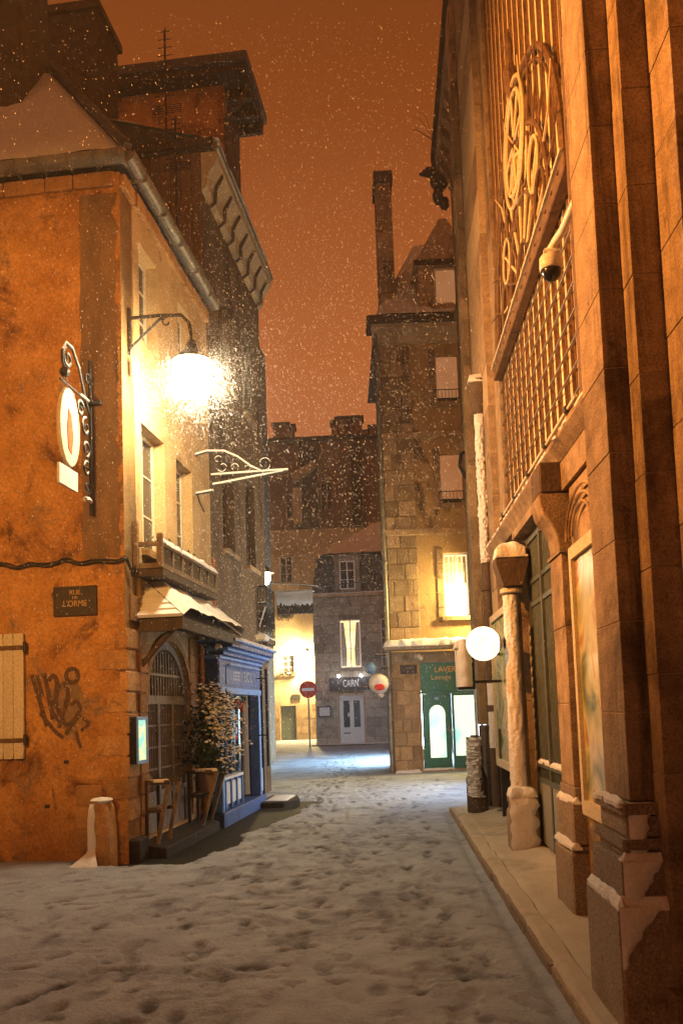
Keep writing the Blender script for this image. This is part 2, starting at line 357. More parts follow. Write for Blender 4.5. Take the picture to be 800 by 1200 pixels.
for _n in M['sky_reflection'].node_tree.nodes:
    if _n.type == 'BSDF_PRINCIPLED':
        for _l in list(_n.inputs['Base Color'].links): M['sky_reflection'].node_tree.links.remove(_l)
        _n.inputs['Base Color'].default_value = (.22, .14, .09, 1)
M['warm_window'] = lit('warm_lit_room', (1.0, .66, .26), 1.5, (1.0, .84, .50), 1.5, (.4, .6), (3, 3, .7))
M['white_window'] = lit('bright_lit_room', (1.0, .82, .42), 1.5, (1.0, .93, .70), .8, (.35, .6))
M['sign_spot'] = lit('small_sign_lamp', (.92, .95, 1.0), 90)
M['menu_screen'] = lit('menu_display', (.25, .78, .62), .8, (.80, .80, .35), 7, (.42, .58))
M['dim_window'] = lit('dim_lit_room', (.50, .32, .12), .35, (.30, .18, .07), 4)

def add_uv_free_poster(name, cols, scale, sx=(1, 1, 1)):
    """printed poster: soft blotches of colour"""
    mt = bpy.data.materials.new(name); mt.use_nodes = True; nt = mt.node_tree; N = nt.nodes; b = N['Principled BSDF']; b.inputs['Roughness'].default_value = .25
    geo = N.new('ShaderNodeNewGeometry'); mp = N.new('ShaderNodeMapping'); mp.inputs['Scale'].default_value = sx
    n = N.new('ShaderNodeTexNoise'); n.inputs['Scale'].default_value = scale; n.inputs['Detail'].default_value = 9; n.inputs['Distortion'].default_value = 1.2
    r = N.new('ShaderNodeValToRGB'); nt.links.new(geo.outputs['Position'], mp.inputs[0]); nt.links.new(mp.outputs[0], n.inputs['Vector']); nt.links.new(n.outputs['Fac'], r.inputs[0])
    els = r.color_ramp.elements; els[0].position = .3; els[0].color = (*cols[0], 1); els[1].position = .72; els[1].color = (*cols[-1], 1)
    for i, c in enumerate(cols[1:-1]): e = els.new(.3+.42*(i+1)/(len(cols)-1)); e.color = (*c, 1)
    nt.links.new(r.outputs[0], b.inputs['Base Color']); return mt
M['poster'] = add_uv_free_poster('landscape_print', [(.10, .14, .05), (.34, .33, .14), (.54, .50, .24), (.36, .17, .08), (.50, .50, .42)], 2.2, (1, 1, .8))
M['poster_green'] = add_uv_free_poster('green_print', [(.05, .16, .06), (.20, .30, .12), (.52, .50, .34), (.35, .16, .08)], 3.0)

def snow_pad(parent, x0, x1, y0, y1, z, th, name='snow_cap', slope=(0, 0), step=.05, mtl=None, jag=.02, seed=0):
    """lumpy layer of snow on a flat or sloping top"""
    nx = max(2, int((x1-x0)/step)); ny = max(2, int((y1-y0)/step)); nx, ny = min(nx, 60), min(ny, 60)
    vs = []; fs = []
    for j in range(ny+1):
        for i in range(nx+1):
            fx, fy = i/nx, j/ny; x = x0+(x1-x0)*fx; y = y0+(y1-y0)*fy
            ed = min(fx*(x1-x0), (1-fx)*(x1-x0), fy*(y1-y0), (1-fy)*(y1-y0))
            k = min(1, ed/max(th*.9, .01)); k = math.sqrt(max(0, 1-(1-k)**2))
            nz = mnoise.noise(Vector((x*5+seed, y*5, z*3)))*.3 + mnoise.noise(Vector((x*15, y*15+seed, z)))*.15
            jx = mnoise.noise(Vector((x*9+seed, y*9, 3.1)))*jag; jy = mnoise.noise(Vector((x*9, y*9+seed, 7.7)))*jag
            vs.append((x+jx, y+jy, z+slope[0]*(x-x0)+slope[1]*(y-y0)+th*k*(1+nz)-.004*(k == 0)))
    for j in range(ny):
        for i in range(nx): a = j*(nx+1)+i; fs.append([a, a+1, a+nx+2, a+nx+1])
    n0 = len(vs)
    rim = [i for i in range(nx+1)] + [(j+1)*(nx+1)-1 for j in range(1, ny+1)] + [ny*(nx+1)+i for i in range(nx-1, -1, -1)] + [j*(nx+1) for j in range(ny-1, 0, -1)]
    vs += [(vs[i][0], vs[i][1], vs[i][2]-.02) for i in rim]; L_ = len(rim)
    for k in range(L_): fs.append([rim[k], n0+k, n0+(k+1) % L_, rim[(k+1) % L_]])
    fs.append([n0+k for k in range(L_)])
    return MB().add(vs, fs).build(name, mtl or M['snow'], parent, smooth=True)

def lumps(parent, pts, r, name='snow_cap', sq=(1, 1, .6)):
    mb = MB()
    for p in pts:
        k = r*random.uniform(.7, 1.3); mb.ball(p, k, 8, sq)
    return mb.build(name, M['snow'], parent, smooth=True)
def wall_crust(parent, pts, nrm, th, seed=0, name='snow_crust'):
    """snow plastered on an upright face: pts = outline rows [(left, right)] from the bottom up"""
    vs = []; fs = []; n_ = 8
    for j, (a, b_) in enumerate(pts):
        a, b_ = Vector(a), Vector(b_)
        for i in range(n_+1):
            t = i/n_; p = a.lerp(b_, t); k = math.sin(math.pi*t)**.5*min(1, (j+.3)/1.5, (len(pts)-1-j+.2)/1.5)
            vs.append(p+Vector(nrm)*(.001+th*k*(1+.4*mnoise.noise(p*14+Vector((seed, 0, 0)))+.3*mnoise.noise(p*40))))
    for j in range(len(pts)-1):
        for i in range(n_): a = j*(n_+1)+i; fs.append([a, a+1, a+n_+2, a+n_+1])
    return MB().add(vs, fs).build(name, M['snow'], parent, smooth=True)
#--BODY--
# ================================================================== SETTING: road, snow on it, pavement
road = MB().add([(-150, -60, -.05), (150, -60, -.05), (150, 300, -.05), (-150, 300, -.05)], [[0, 1, 2, 3]]).build('road', M['asphalt'], kind='structure')

def axis_steps(spans):
    out = []
    for a, b, st in spans: out += list(np.arange(a, b-1e-6, st))
    out.append(spans[-1][1]); return np.array(out)
xs = axis_steps([(-60, -12, 6), (-12, -5, .5), (-5, 2.2, .03), (2.2, 6, .3), (6, 60, 6)])
ys = axis_steps([(-25, 0, 2.5), (0, 2.6, .2), (2.6, 11, .026), (11, 17, .045), (17, 42, .11), (42, 60, 1), (60, 200, 10)])
XX, YY = np.meshgrid(xs, ys)
def vnoise(x, y, s, seed):
    """cheap smooth value noise on arrays"""
    g = np.random.default_rng(seed).random((257, 257)); X = (x*s) % 256; Y = (y*s) % 256
    i = np.floor(X).astype(int); j = np.floor(Y).astype(int); fx = X-i; fy = Y-j
    fx = fx*fx*(3-2*fx); fy = fy*fy*(3-2*fy)
    return ((g[j, i]*(1-fx)+g[j, i+1]*fx)*(1-fy)+(g[j+1, i]*(1-fx)+g[j+1, i+1]*fx)*fy)-.5
ZZ = .03*vnoise(XX, YY, .6, 1)+.004*vnoise(XX, YY, 1.9, 2)+.005*vnoise(XX, YY, 5, 3)+.005*vnoise(XX, YY, 12, 4)
# churned middle of the lane
churn = np.clip(1.2-np.abs(XX+.15-.02*(YY-8))/1.9, 0, 1)*np.clip((YY-2)/3, 0, 1)*np.clip((34-YY)/10, 0, 1)
ZZ += churn*(.004*vnoise(XX, YY, 4.2, 5)+.006*vnoise(XX, YY, 9, 6)+.006*vnoise(XX, YY, 19, 7))
ZZ -= .012*churn
# footprints
PRINT_TONE = np.zeros_like(ZZ)  # how much darker each print is coloured
def foot(px, py, ang, d=.045, ln=.15, wd=.058):
    i0, i1 = np.searchsorted(xs, [px-.5, px+.5]); j0, j1 = np.searchsorted(ys, [py-.5, py+.5])
    if i1-i0 < 2 or j1-j0 < 2: return
    dx = XX[j0:j1, i0:i1]-px; dy = YY[j0:j1, i0:i1]-py
    a = dx*math.cos(ang)+dy*math.sin(ang); b = -dx*math.sin(ang)+dy*math.cos(ang)
    q = (a/ln)**2+(b/wd)**2
    PRINT_TONE[j0:j1, i0:i1] = np.maximum(PRINT_TONE[j0:j1, i0:i1], max(0, min(1, d/.05))*NR.choice([.1, .3, .8, 1.0])*np.exp(-(q*.95)**3))
    ZZ[j0:j1, i0:i1] += -.42*d*np.exp(-q**2.2)+.08*d*np.exp(-((np.sqrt(q)-1.45)/.25)**2)*(.6+.8*NR.random())
def shoe(px, py, ang, d):
    cx_, sx_ = math.cos(ang), math.sin(ang)
    foot(px+.055*cx_, py+.055*sx_, ang, d, .105, .05); foot(px-.10*cx_, py-.10*sx_, ang, d*1.05, .048, .04)
def trail(p, q, wob=.15, d=.06):
    p = np.array(p, float); q = np.array(q, float); L_ = np.hypot(*(q-p)); n = int(L_/.62); t = (q-p)/L_; nn = np.array([-t[1], t[0]])
    ph = NR.random()*6
    for i in range(n):
        c = p+t*i*.62+nn*(.11*(1 if i % 2 else -1)+wob*math.sin(i*.35+ph))+NR.normal(0, .03, 2)
        shoe(c[0], c[1], math.atan2(t[1], t[0])+NR.normal(0, .15), d*NR.uniform(.6, 1.2))
for a, b in (((-1.6, 3), (.2, 26)), ((-.9, 2.8), (.3, 34)), ((-.2, 3), (-.4, 30)), ((.6, 3), (.5, 20)), ((-2.6, 4), (.1, 24)), ((.2, 6), (2.2, 20.5)), ((-4, 6.5), (1, 9.5)), ((-4, 5.2), (.9, 6.6)), ((-3.8, 8), (0, 10)),
             ((-1.2, 10), (.6, 38)), ((.9, 9), (.2, 24)), ((-.4, 14), (1.9, 20.8)), ((-2.5, 3.2), (-1, 8)), ((-3.2, 4.6), (.8, 4.4)), ((-2.0, 6), (.9, 12)), ((-3.6, 7.2), (-.4, 13)), ((-1.0, 3), (-1.2, 12)), ((.9, 3.4), (-.6, 14)), ((-3.4, 3.4), (-.8, 6.5)), ((.2, 3.2), (.9, 11)), ((-4.2, 5.8), (-1.5, 8.6)), ((-.6, 12), (.3, 36)), ((.5, 11), (1.6, 20)), ((-4.2, 7.6), (1.0, 7.3))): trail(a, b)
for k in range(260):
    py = (3.2+NR.random()**1.4*24) if k % 2 else NR.uniform(6.5, 12.5); px = -.35+NR.normal(0, 1.0 if py < 7 else .7)+.02*py
    foot(px, py, NR.uniform(0, 6.3), NR.uniform(.015, .045), NR.uniform(.08, .16), NR.uniform(.045, .075))
ZZ += .006*vnoise(XX, YY, 14, 21)+.005*vnoise(XX, YY, 23, 22)
for k in range(50):
    foot(NR.uniform(-4.2, 1), 3.3+5*NR.random(), NR.uniform(0, 6.3), NR.uniform(.012, .038), NR.uniform(.06, .14), NR.uniform(.035, .06))
for k in range(1500):   # kicked-up crumbs in the trodden middle
    py = 5+NR.random()*14; foot(-.2+NR.normal(0, .75), py, NR.uniform(0, 6), -NR.uniform(.01, .03) if k % 3 else NR.uniform(.02, .045), NR.uniform(.02, .05), NR.uniform(.015, .03))
for k in range(520):   # small crumbs / drips
    foot(NR.uniform(-4, 1), NR.uniform(3.2, 9), NR.uniform(0, 6), NR.uniform(.012, .04), NR.uniform(.02, .06), NR.uniform(.015, .035))
ZZ = np.maximum(ZZ, -.042+.006*vnoise(XX, YY, 20, 30))
# thin / melted: along the shop fronts on the left the paving shows
lx = (XX-LH.o.x)*LH.X.x+(YY-LH.o.y)*LH.X.y; ly = (XX-LH.o.x)*LH.Y.x+(YY-LH.o.y)*LH.Y.y
edge = .80+.08*np.clip(ly, 0, 6)+.16*vnoise(XX, YY, 1.1, 8)+.22*vnoise(XX, YY, 3.5, 9)+.1*vnoise(XX, YY, 9, 10)
inside = np.clip((edge-lx)/.10, 0, 1)*np.clip((ly+.30+.2*vnoise(XX, YY, 2, 12))/.15, 0, 1)*np.clip((6.4-ly)/.5, 0, 1)*(lx > -.6)
ZZ -= .11*inside
kerb_x = (XX-RB.o.x)*RB.X.x+(YY-RB.o.y)*RB.X.y
ZZ += -.03*np.exp(-((kerb_x+.74)/.05)**2)*(YY > 1)*(YY < 13)     # gutter line
nx, ny = len(xs), len(ys)
V = np.stack([XX, YY, ZZ], -1).reshape(-1, 3)
ii = (np.arange(ny-1)[:, None]*nx+np.arange(nx-1)[None, :]).ravel()
Fq = np.stack([ii, ii+1, ii+nx+1, ii+nx], -1)
me = bpy.data.meshes.new('street_snow'); me.vertices.add(len(V)); me.vertices.foreach_set('co', V.astype(np.float32).ravel())
me.loops.add(Fq.size); me.loops.foreach_set('vertex_index', Fq.astype(np.int32).ravel())
me.polygons.add(len(Fq)); me.polygons.foreach_set('loop_start', np.arange(0, Fq.size, 4, dtype=np.int32)); me.polygons.foreach_set('loop_total', np.full(len(Fq), 4, np.int32))
me.update(); me.validate()
wa = me.attributes.new('print_tone', 'FLOAT', 'POINT'); wa.data.foreach_set('value', np.clip(PRINT_TONE*(.75+.9*vnoise(XX, YY, 14, 33)), 0, 1).astype(np.float32).ravel())
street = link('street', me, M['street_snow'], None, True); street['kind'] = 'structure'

# raised pavement on the right with kerb stones
pave = thing('pavement', None, None, RB, kind='structure')
mb = MB(); px_, py_ = np.linspace(-.52, .6, 30), np.linspace(.5, 13.2, 220); vs = []; fs = []
for j, yy in enumerate(py_):
    for i, xx in enumerate(px_):
        z = .085+.012*mnoise.noise(Vector((xx*3, yy*3, 0)))+.006*mnoise.noise(Vector((xx*11, yy*11, 4)))
        z += .07*math.exp(-((xx+.05)/.16)**2)*(yy > 6.9)*(yy < 13)*.6            # drift against the wall
        if i == 0: z -= .02
        vs.append((xx, yy, z))
for j in range(len(py_)-1):
    for i in range(len(px_)-1): a = j*30+i; fs.append([a, a+1, a+31, a+30])
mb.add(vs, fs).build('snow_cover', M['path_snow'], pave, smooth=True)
MB().box(-.52, .6, .5, 13.2, -.1, .05).build('paving_bed', M['dark_stone'], pave)
yy = .5
while yy < 13:
    l = random.uniform(.85, 1.15); piece('kerb_stone', M['granite'], pave, -.68+random.uniform(-.006, .006), -.521, yy+.006, min(yy+l, 13.2)-.006, -.1, .062+random.uniform(-.004, .004), .04); yy += l
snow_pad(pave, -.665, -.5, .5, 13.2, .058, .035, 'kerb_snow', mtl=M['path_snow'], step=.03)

# ================================================================== LEFT: ochre corner house (local: x to the street, y into depth)
H = thing('corner_house', 'ochre plastered corner house with zinc gutter, blank wall and arched shop door', 'house', LH)
door = (.66, 2.40, .16, 2.58); win1 = (.62, 1.50, 3.66, 5.25); win2 = (2.0, 2.75, 3.72, 5.2); win3 = (.62, 1.3, 6.35, 7.6); win4 = (2.2, 2.9, 6.35, 7.6)
shut = (-1.95, -1.42, 1.2, 2.58)
MB().wall('x', -9, 0, -.3, 8.12, 0, .4, [shut]).build('front_wall', M['ochre'], H)
side = MB().wall('y', .402, 3.72, -.3, 8.12, 0, -.4, [door, win1, win2, win3, win4])
side.add([(0, 0, -.3), (0, .402, -.3), (0, .402, 8.12), (0, 0, 8.12)], [[0, 1, 2, 3]])
# spandrels of the arched doorway
n = 14; cy = (door[0]+door[1])/2; hw = (door[1]-door[0])/2; zs = 1.80; rz = door[3]-zs
arc = [(cy-hw*math.cos(math.pi*i/n), zs+rz*math.sin(math.pi*i/n)) for i in range(n+1)]
for half in (arc[:n//2+1], arc[n//2:]):
    cornr = (half[0][0] if half[0][1] < half[-1][1] else half[-1][0], door[3])
    side.prism(half+[cornr], 'x', -.395, -.003)
side.build('side_wall', M['side_plaster'], H)
# exposed stones at the corner, the doorway surround and the low courses
for i in range(9):
    z = .42+i*.245; L_ = random.uniform(.12, .36)
    if i % 2: piece('stone_block', M['ochre_stone'], H, -L_, .022, -.008+random.uniform(-.006, .004), .25, z+.008, z+.237, .05)
    else: piece('stone_block', M['ochre_stone'], H, -.08, .02+random.uniform(0, .008), -.006, .30+random.uniform(0, .15), z+.008, z+.237, .05)
masonry(H, M['ochre_stone'], 'y', .36, .655, .2, 2.6, .024, -.1, .24, .25, proud=.014)
masonry(H, M['ochre_stone'], 'y', 2.405, 2.86, .2, 2.7, .024, -.1, .26, .26, proud=.014)
masonry(H, M['ochre_stone'], 'x', -.62, -.30, .10, .85, -.004, .1, .25, .30, proud=.006)
masonry(H, M['ochre_stone'], 'x', -3.6, -.05, 7.93, 8.12, -.05, .14, .19, .42, proud=.02)
masonry(H, M['ochre_stone'], 'y', .02, 3.7, 7.93, 8.12, .06, -.14, .19, .42, proud=.02)
# dark cement repair strip and low patch
def ragged(parent, name, m_, x0, x1, z0, z1, y, th, rag, seed):
    n = 110; L_ = [(x0+rag[0]*(mnoise.noise(Vector((seed, z0+(z1-z0)*i/n*1.0*3, 0)))+.6*mnoise.noise(Vector((seed, z0+(z1-z0)*i/n*13, 2)))), z0+(z1-z0)*i/n) for i in range(n+1)]
    Rr = [(x1+rag[1]*(mnoise.noise(Vector((seed+9, (z0+(z1-z0)*i/n)*4, 1)))+.6*mnoise.noise(Vector((seed+9, (z0+(z1-z0)*i/n)*15, 4)))), z0+(z1-z0)*i/n) for i in range(n+1)]
    mb = MB()
    for i in range(n):
        q = [L_[i], Rr[i], Rr[i+1], L_[i+1]]
        mb.add([(a, y, b) for a, b in q], [[0, 1, 2, 3]])
    r = L_+Rr[::-1]; k = len(r)
    mb.add([(a, y, b) for a, b in r]+[(a, y+th, b) for a, b in r], [[i, (i+1) % k, k+(i+1) % k, k+i] for i in range(k)])
    return mb.build(name, m_, parent)
ragged(H, 'cement_patch', M['cement'], -.50, -.05, 3.45, 7.86, -.008, .008, (.02, .07), 3.0)
# gutter, brackets
def gutter_prof(c, z, r): return [(c+r*math.cos(t), z+r*math.sin(t)) for t in [math.pi+math.pi*i/8 for i in range(9)]]+[(c+r*.9, z), (c-r*.9, z)]
gz = 8.27
g = MB().prism([(-.10+.1*math.cos(t), gz+.11*math.sin(t)) for t in [math.pi+math.pi*i/8 for i in range(9)]]+[(.02, gz+.04), (-.2, gz+.015)], 'x', -9, .12)
g.prism([(.14+.1*math.cos(t), gz+.11*math.sin(t)) for t in [math.pi+math.pi*i/8 for i in range(9)]]+[(.24, gz+.015), (.02, gz+.04)], 'y', -.11, 3.75)
g.build('gutter', M['zinc'], H)
for i in range(12): piece('gutter_strap', M['zinc'], H, -3.55+i*.33, -3.53+i*.33, -.215, -.0, gz-.125, gz+.03, .1)
for i in range(5): piece('gutter_strap', M['zinc'], H, .03, .245, .3+i*.74, .312+i*.74, gz-.116, gz+.02, .1)
# hipped roof with snow
rf = MB().add([(-9, -.14, 8.24), (.16, -.14, 8.24), (.16, 3.72, 8.24), (-9, 3.72, 8.24), (-1.75, 1.9, 11.1), (-9, 1.9, 11.1)],
              [[0, 1, 4, 5], [1, 2, 4], [2, 3, 5, 4], [0, 3, 2, 1], [0, 5, 3]]).build('roof', M['slate'], H)
def roof_snow(parent, A, B, C, D, th, n=26, m_=16, name='snow_cap', seed=0):
    """snow on the quad A,B (eave) D,C (ridge)"""
    A, B, C, D = map(Vector, (A, B, C, D)); nn = (B-A).cross(D-A).normalized()
    if nn.z < 0: nn = -nn
    vs = []; fs = []
    for j in range(m_+1):
        for i in range(n+1):
            s, t = i/n, j/m_; p = (A*(1-s)+B*s)*(1-t)+(D*(1-s)+C*s)*t
            k = min(1, min(s, 1-s)*n*.7, min(t+.15, 1-t+.4)*m_*.6); k = math.sqrt(max(0, 1-(1-k)**2))
            k *= 1+.35*mnoise.noise(p*2.2+Vector((seed, 0, 0)))+.2*mnoise.noise(p*6)
            vs.append(p+nn*(.004+th*k))
    for j in range(m_):
        for i in range(n): a = j*(n+1)+i; fs.append([a, a+1, a+n+2, a+n+1])
    return MB().add(vs, fs).build(name, M['snow'], parent, smooth=True)
roof_snow(rf, (-6, -.12, 8.26), (.12, -.12, 8.26), (-1.78, 1.87, 11.08), (-6, 1.87, 11.08), .07, 40, 20)
roof_snow(rf, (.14, -.10, 8.26), (.14, 3.7, 8.26), (-1.72, 1.95, 11.1), (-1.74, 1.85, 11.1), .06, 20, 20)
# ridge verge tiles along the hip
for i in range(9):
    t = (i+.5)/9; c = Vector((.16, -.14, 8.27)).lerp(Vector((-1.75, 1.9, 11.13)), t)
    o = piece('hip_tile', M['slate'], rf, -.06, .06, -.24, .24, -.03, .05, .1); o.location = c+Vector((0, 0, .07)); o.rotation_euler = (R(46), 0, R(43))
# chimneys of the corner house
ch = MB().box(-3.4, -1.72, .95, 1.75, 8.9, 13.2).build('chimney', M['dark_stone'], rf)
# shutter
sh = MB().box(shut[0]+.01, shut[1]-.01, .10, .13, shut[2], shut[3]).build('window_back', M['wood_dark'], H)
shu = MB().box(-1.96, -1.21, -.03, -.008, 1.17, 2.6).build('shutter', M['wood_mid'], H)
for i in range(6): piece('plank', M['cream_paint'], shu, -1.96+i*.125+.002, -1.96+(i+1)*.125-.002, -.055, -.02, 1.165, 2.61, .05)
for z in (1.35, 2.42): piece('strap_hinge', M['rust_iron'], shu, -1.9, -1.18, -.068, -.05, z, z+.05, .1)
for z in (1.37, 2.44): MB().tube([(-1.19, -.06, z-.05), (-1.19, -.06, z+.07)], .022, 8).build('hinge_pin', M['iron'], shu)
# windows on the street side
def side_window(parent, h, pane, frame_m, x=-.2, bars=(2, 3), nm='window'):
    y0, y1, z0, z1 = h
    f = MB().wall('y', y0, y1, z0, z1, x+.05, x, [(y0+.05, y1-.05, z0+.05, z1-.05)])
    for i in range(1, bars[0]): c = y0+(y1-y0)*i/bars[0]; f.box(x+.005, x+.045, c-.02, c+.02, z0+.051, z1-.051)
    for i in range(1, bars[1]): c = z0+(z1-z0)*i/bars[1]; f.box(x+.012, x+.038, y0+.051, y1-.051, c-.012, c+.012)
    o = f.build(nm, frame_m, parent)
    MB().box(x+.018, x+.026, y0+.045, y1-.045, z0+.045, z1-.045).build('pane', pane, o)
    MB().box(x-.1, x-.06, y0+.02, y1-.02, z0+.02, z1-.02).build('curtain', M['curtain'], o)
    return o
for h in (win1, win2, win3, win4): side_window(H, h, M['glass'], M['cream_paint'])
for h in (win1, win2): MB().box(-.02, .07, h[0]-.05, h[1]+.05, h[2]-.09, h[2]-.002).build('sill', M['ochre_stone'], H)
# arched door with barred lights
D = MB()
x0 = -.07
D.box(x0-.05, x0, door[0], door[1], door[2], .62)
dr = D.build('door', M['wood_grey'], H)
st = MB()
for yy in (door[0]+.05, cy-.28, cy+.28, door[1]-.05): st.box(x0-.05, x0+.02, yy-.045, yy+.045, .62, 1.80)
for yy in (door[0]+.05, cy-.28, cy+.28, door[1]-.05): st.box(x0+.001, x0+.02, yy-.045, yy+.045, door[2], .619)
st.box(x0+.001, x0+.024, door[0], door[1], .60, .66)
st.box(x0-.05, x0+.03, door[0], door[1], 1.75, 1.86)
st.build('stile', M['wood_grey'], dr)
for k, (a, b) in enumerate(((door[0]+.095, cy-.325), (cy-.235, cy+.235), (cy+.325, door[1]-.095))):
    gb = MB()
    for i in range(1, 4): z = .66+1.09*i/4; gb.box(x0-.022, x0+.004, a, b, z-.012, z+.012)
    nb = 6 if k != 1 else 7
    for i in range(1, nb): y = a+(b-a)*i/nb; gb.box(x0-.03, x0-.003, y-.008, y+.008, .62, 1.76)
    gb.build('glazing_bar', M['wood_grey'], dr)
    MB().box(x0-.048, x0-.042, a, b, .62, 1.76).build('pane', M['glass'], dr)
# fan light
fl = MB(); arc2 = [(cy-(hw-.01)*math.cos(math.pi*i/24), zs+(rz-.01)*math.sin(math.pi*i/24)) for i in range(25)]; arc3 = [(cy-(hw-.12)*math.cos(math.pi*i/24), zs+.02+(rz-.13)*math.sin(math.pi*i/24)) for i in range(25)]
for i in range(24): fl.prism([arc2[i], arc2[i+1], arc3[i+1], arc3[i]], 'x', x0-.05, x0+.03)
fl.build('fanlight_frame', M['wood_grey'], dr)
gb = MB()
for i in range(1, 14):
    y = door[0]+.1+(door[1]-door[0]-.2)*i/14; zt = zs+(rz-.12)*math.sqrt(max(0, 1-((y-cy)/(hw-.1))**2))
    gb.box(x0-.03, x0-.005, y-.012, y+.012, 1.86, zt)
gb.box(x0-.02, x0+.0, door[0]+.16, door[1]-.16, 2.12, 2.15)
gb.build('fanlight_bar', M['wood_grey'], dr)
MB().prism(arc2, 'x', x0-.048, x0-.042).build('fanlight_pane', M['glass'], dr)
MB().tube([(x0+.03, cy+.30, 1.02), (x0+.07, cy+.30, 1.02), (x0+.07, cy+.30, 1.18), (x0+.03, cy+.30, 1.18)], .01, 6).build('door_handle', M['iron'], dr)
# door surround ring
rg = MB(); ao = [(cy-(hw+.10)*math.cos(math.pi*i/24), zs+(rz+.10)*math.sin(math.pi*i/24)) for i in range(25)]; ai = [(cy-hw*math.cos(math.pi*i/24), zs+rz*math.sin(math.pi*i/24)) for i in range(25)]
for i in range(24): rg.prism([ao[i], ao[i+1], ai[i+1], ai[i]], 'x', -.05, .028)
rg.build('door_arch', M['ochre_stone'], H)
# stone plinth and step along the shop side
MB().prism([(-.02, -.3), (.34, -.3), (.32, .07), (-.02, .13)], 'y', .34, 2.7).build('plinth_step', M['shaded_stone'], H, bevel=.012)
MB().box(-.05, .12, .02, .34, -.2, .22).build('corner_footing', M['shaded_stone'], H, bevel=.02)
# utility box & vent stains near corner
MB().box(.0, .035, .12, .36, 2.72, 3.02).build('meter_door', M['cement'], H, bevel=.006)
MB().box(-.03, .0, -.02, .0, 0, .001)
# graffiti on front wall (sprayed strokes)
def stroke(pts, wd): 
    mb = MB(); P_ = [Vector(p) for p in pts]; n_ = len(P_)
    for i in range(n_-1):
        a, b = P_[i], P_[i+1]; t = (b-a).normalized(); q = Vector((-t.y, t.x))*wd/2
        e = t*wd*.25
        c = [a-q-e, a+q-e, b+q+e, b-q+e]
        y = -.0022-random.random()*.0015
        mb.add([(p.x, y, p.y) for p in c], [[0, 1, 2, 3]])
    return mb
gr = MB()
def G(u, v): p = LH.front(u, v, 0); return (p.x, p.z)
strokes = [[(38, 792), (44, 812), (50, 832), (55, 850)], [(44, 792), (50, 815)], [(52, 790), (56, 808), (60, 826), (62, 842)], [(58, 797), (63, 792), (67, 798), (66, 812), (62, 824)], [(70, 803), (66, 822), (72, 840), (78, 850)],
           [(48, 836), (56, 846), (66, 858), (74, 864)], [(75, 800), (80, 812), (76, 828)], [(82, 815), (74, 838), (70, 852)], [(84, 826), (90, 822), (94, 830), (88, 842), (80, 850)], [(94, 838), (84, 850), (78, 860)], [(98, 842), (104, 848), (96, 856)], [(90, 858), (92, 868), (95, 876)],
           [(56, 812), (60, 830), (70, 846)]]
c0 = (85, 792); strokes.append([(c0[0]+7*math.cos(t), c0[1]+8*math.sin(t)) for t in [2*math.pi*i/12 for i in range(13)]])
for s_ in strokes:
    P_ = [Vector(G(*p)) for p in s_]; sm = []
    for i in range(len(P_)-1):
        p0, p1_, p2_, p3 = P_[max(i-1, 0)], P_[i], P_[i+1], P_[min(i+2, len(P_)-1)]
        for k in range(5):
            t = k/5; sm.append(.5*((2*p1_)+(p2_-p0)*t+(2*p0-5*p1_+4*p2_-p3)*t*t+(3*p1_-p0-3*p2_+p3)*t**3))
    sm.append(P_[-1]); mbk = stroke(sm, random.uniform(.035, .055)); gr.add(mbk.v, mbk.f)
gr.build('graffiti', M['paint_mark'], H)
# little holes & iron ties
for u, v in ((78, 893), (56, 945)):
    p = LH.front(u, v, 0); MB().box(p.x-.03, p.x+.03, -.004, .02, p.z-.02, p.z+.02).build('iron_tie', M['iron'], H)

# power cable along the front wall
cb = MB(); pts = []
for i in range(40):
    x = -3.2+3.22*i/39; pts.append((x, -.03, 3.42+.018*math.sin(i*1.3)-.03*math.sin(math.pi*((i % 10)/10))))
pts += [(.03, .02, 3.38), (.04, .10, 3.30), (.03, .16, 3.24)]
c_ = MB().tube(pts, .013, 6); c2 = MB().tube([(x, y+.004, z+.03+.01*math.sin(k*2.1)) for k, (x, y, z) in enumerate(pts)], .009, 6); c_.add(c2.v, c2.f)
o = c_.build('wall_cable', M['iron']); o.location = LH.o; o.rotation_euler = (0, 0, LH.rz); tag(o, 'dark twisted power cable strung along the ochre front wall', 'cable')

# street name plaque
pq = thing('street_plaque', "dark street name plaque reading L'ORME on the ochre wall", 'sign', LH)
MB().box(-.84, -.34, -.03, -.003, 2.80, 3.12).build('plate', M['plaque'], pq, bevel=.006)
fr = MB().wall('x', -.85, -.33, 2.79, 3.13, -.036, -.004, [(-.83, -.35, 2.81, 3.11)]).build('border', M['plaque'], pq)
rot_f = (R(90), 0, 0)
text('lettering', 'RUE', .075, M['letter_ochre'], pq, (-.59, -.034, 3.055), rot_f, 1.0, .002)
text('lettering', 'DE', .045, M['letter_ochre'], pq, (-.59, -.034, 2.995), rot_f, 1.2, .002)
text('lettering', "L'ORME", .10, M['letter_ochre'], pq, (-.59, -.034, 2.925), rot_f, .85, .002)

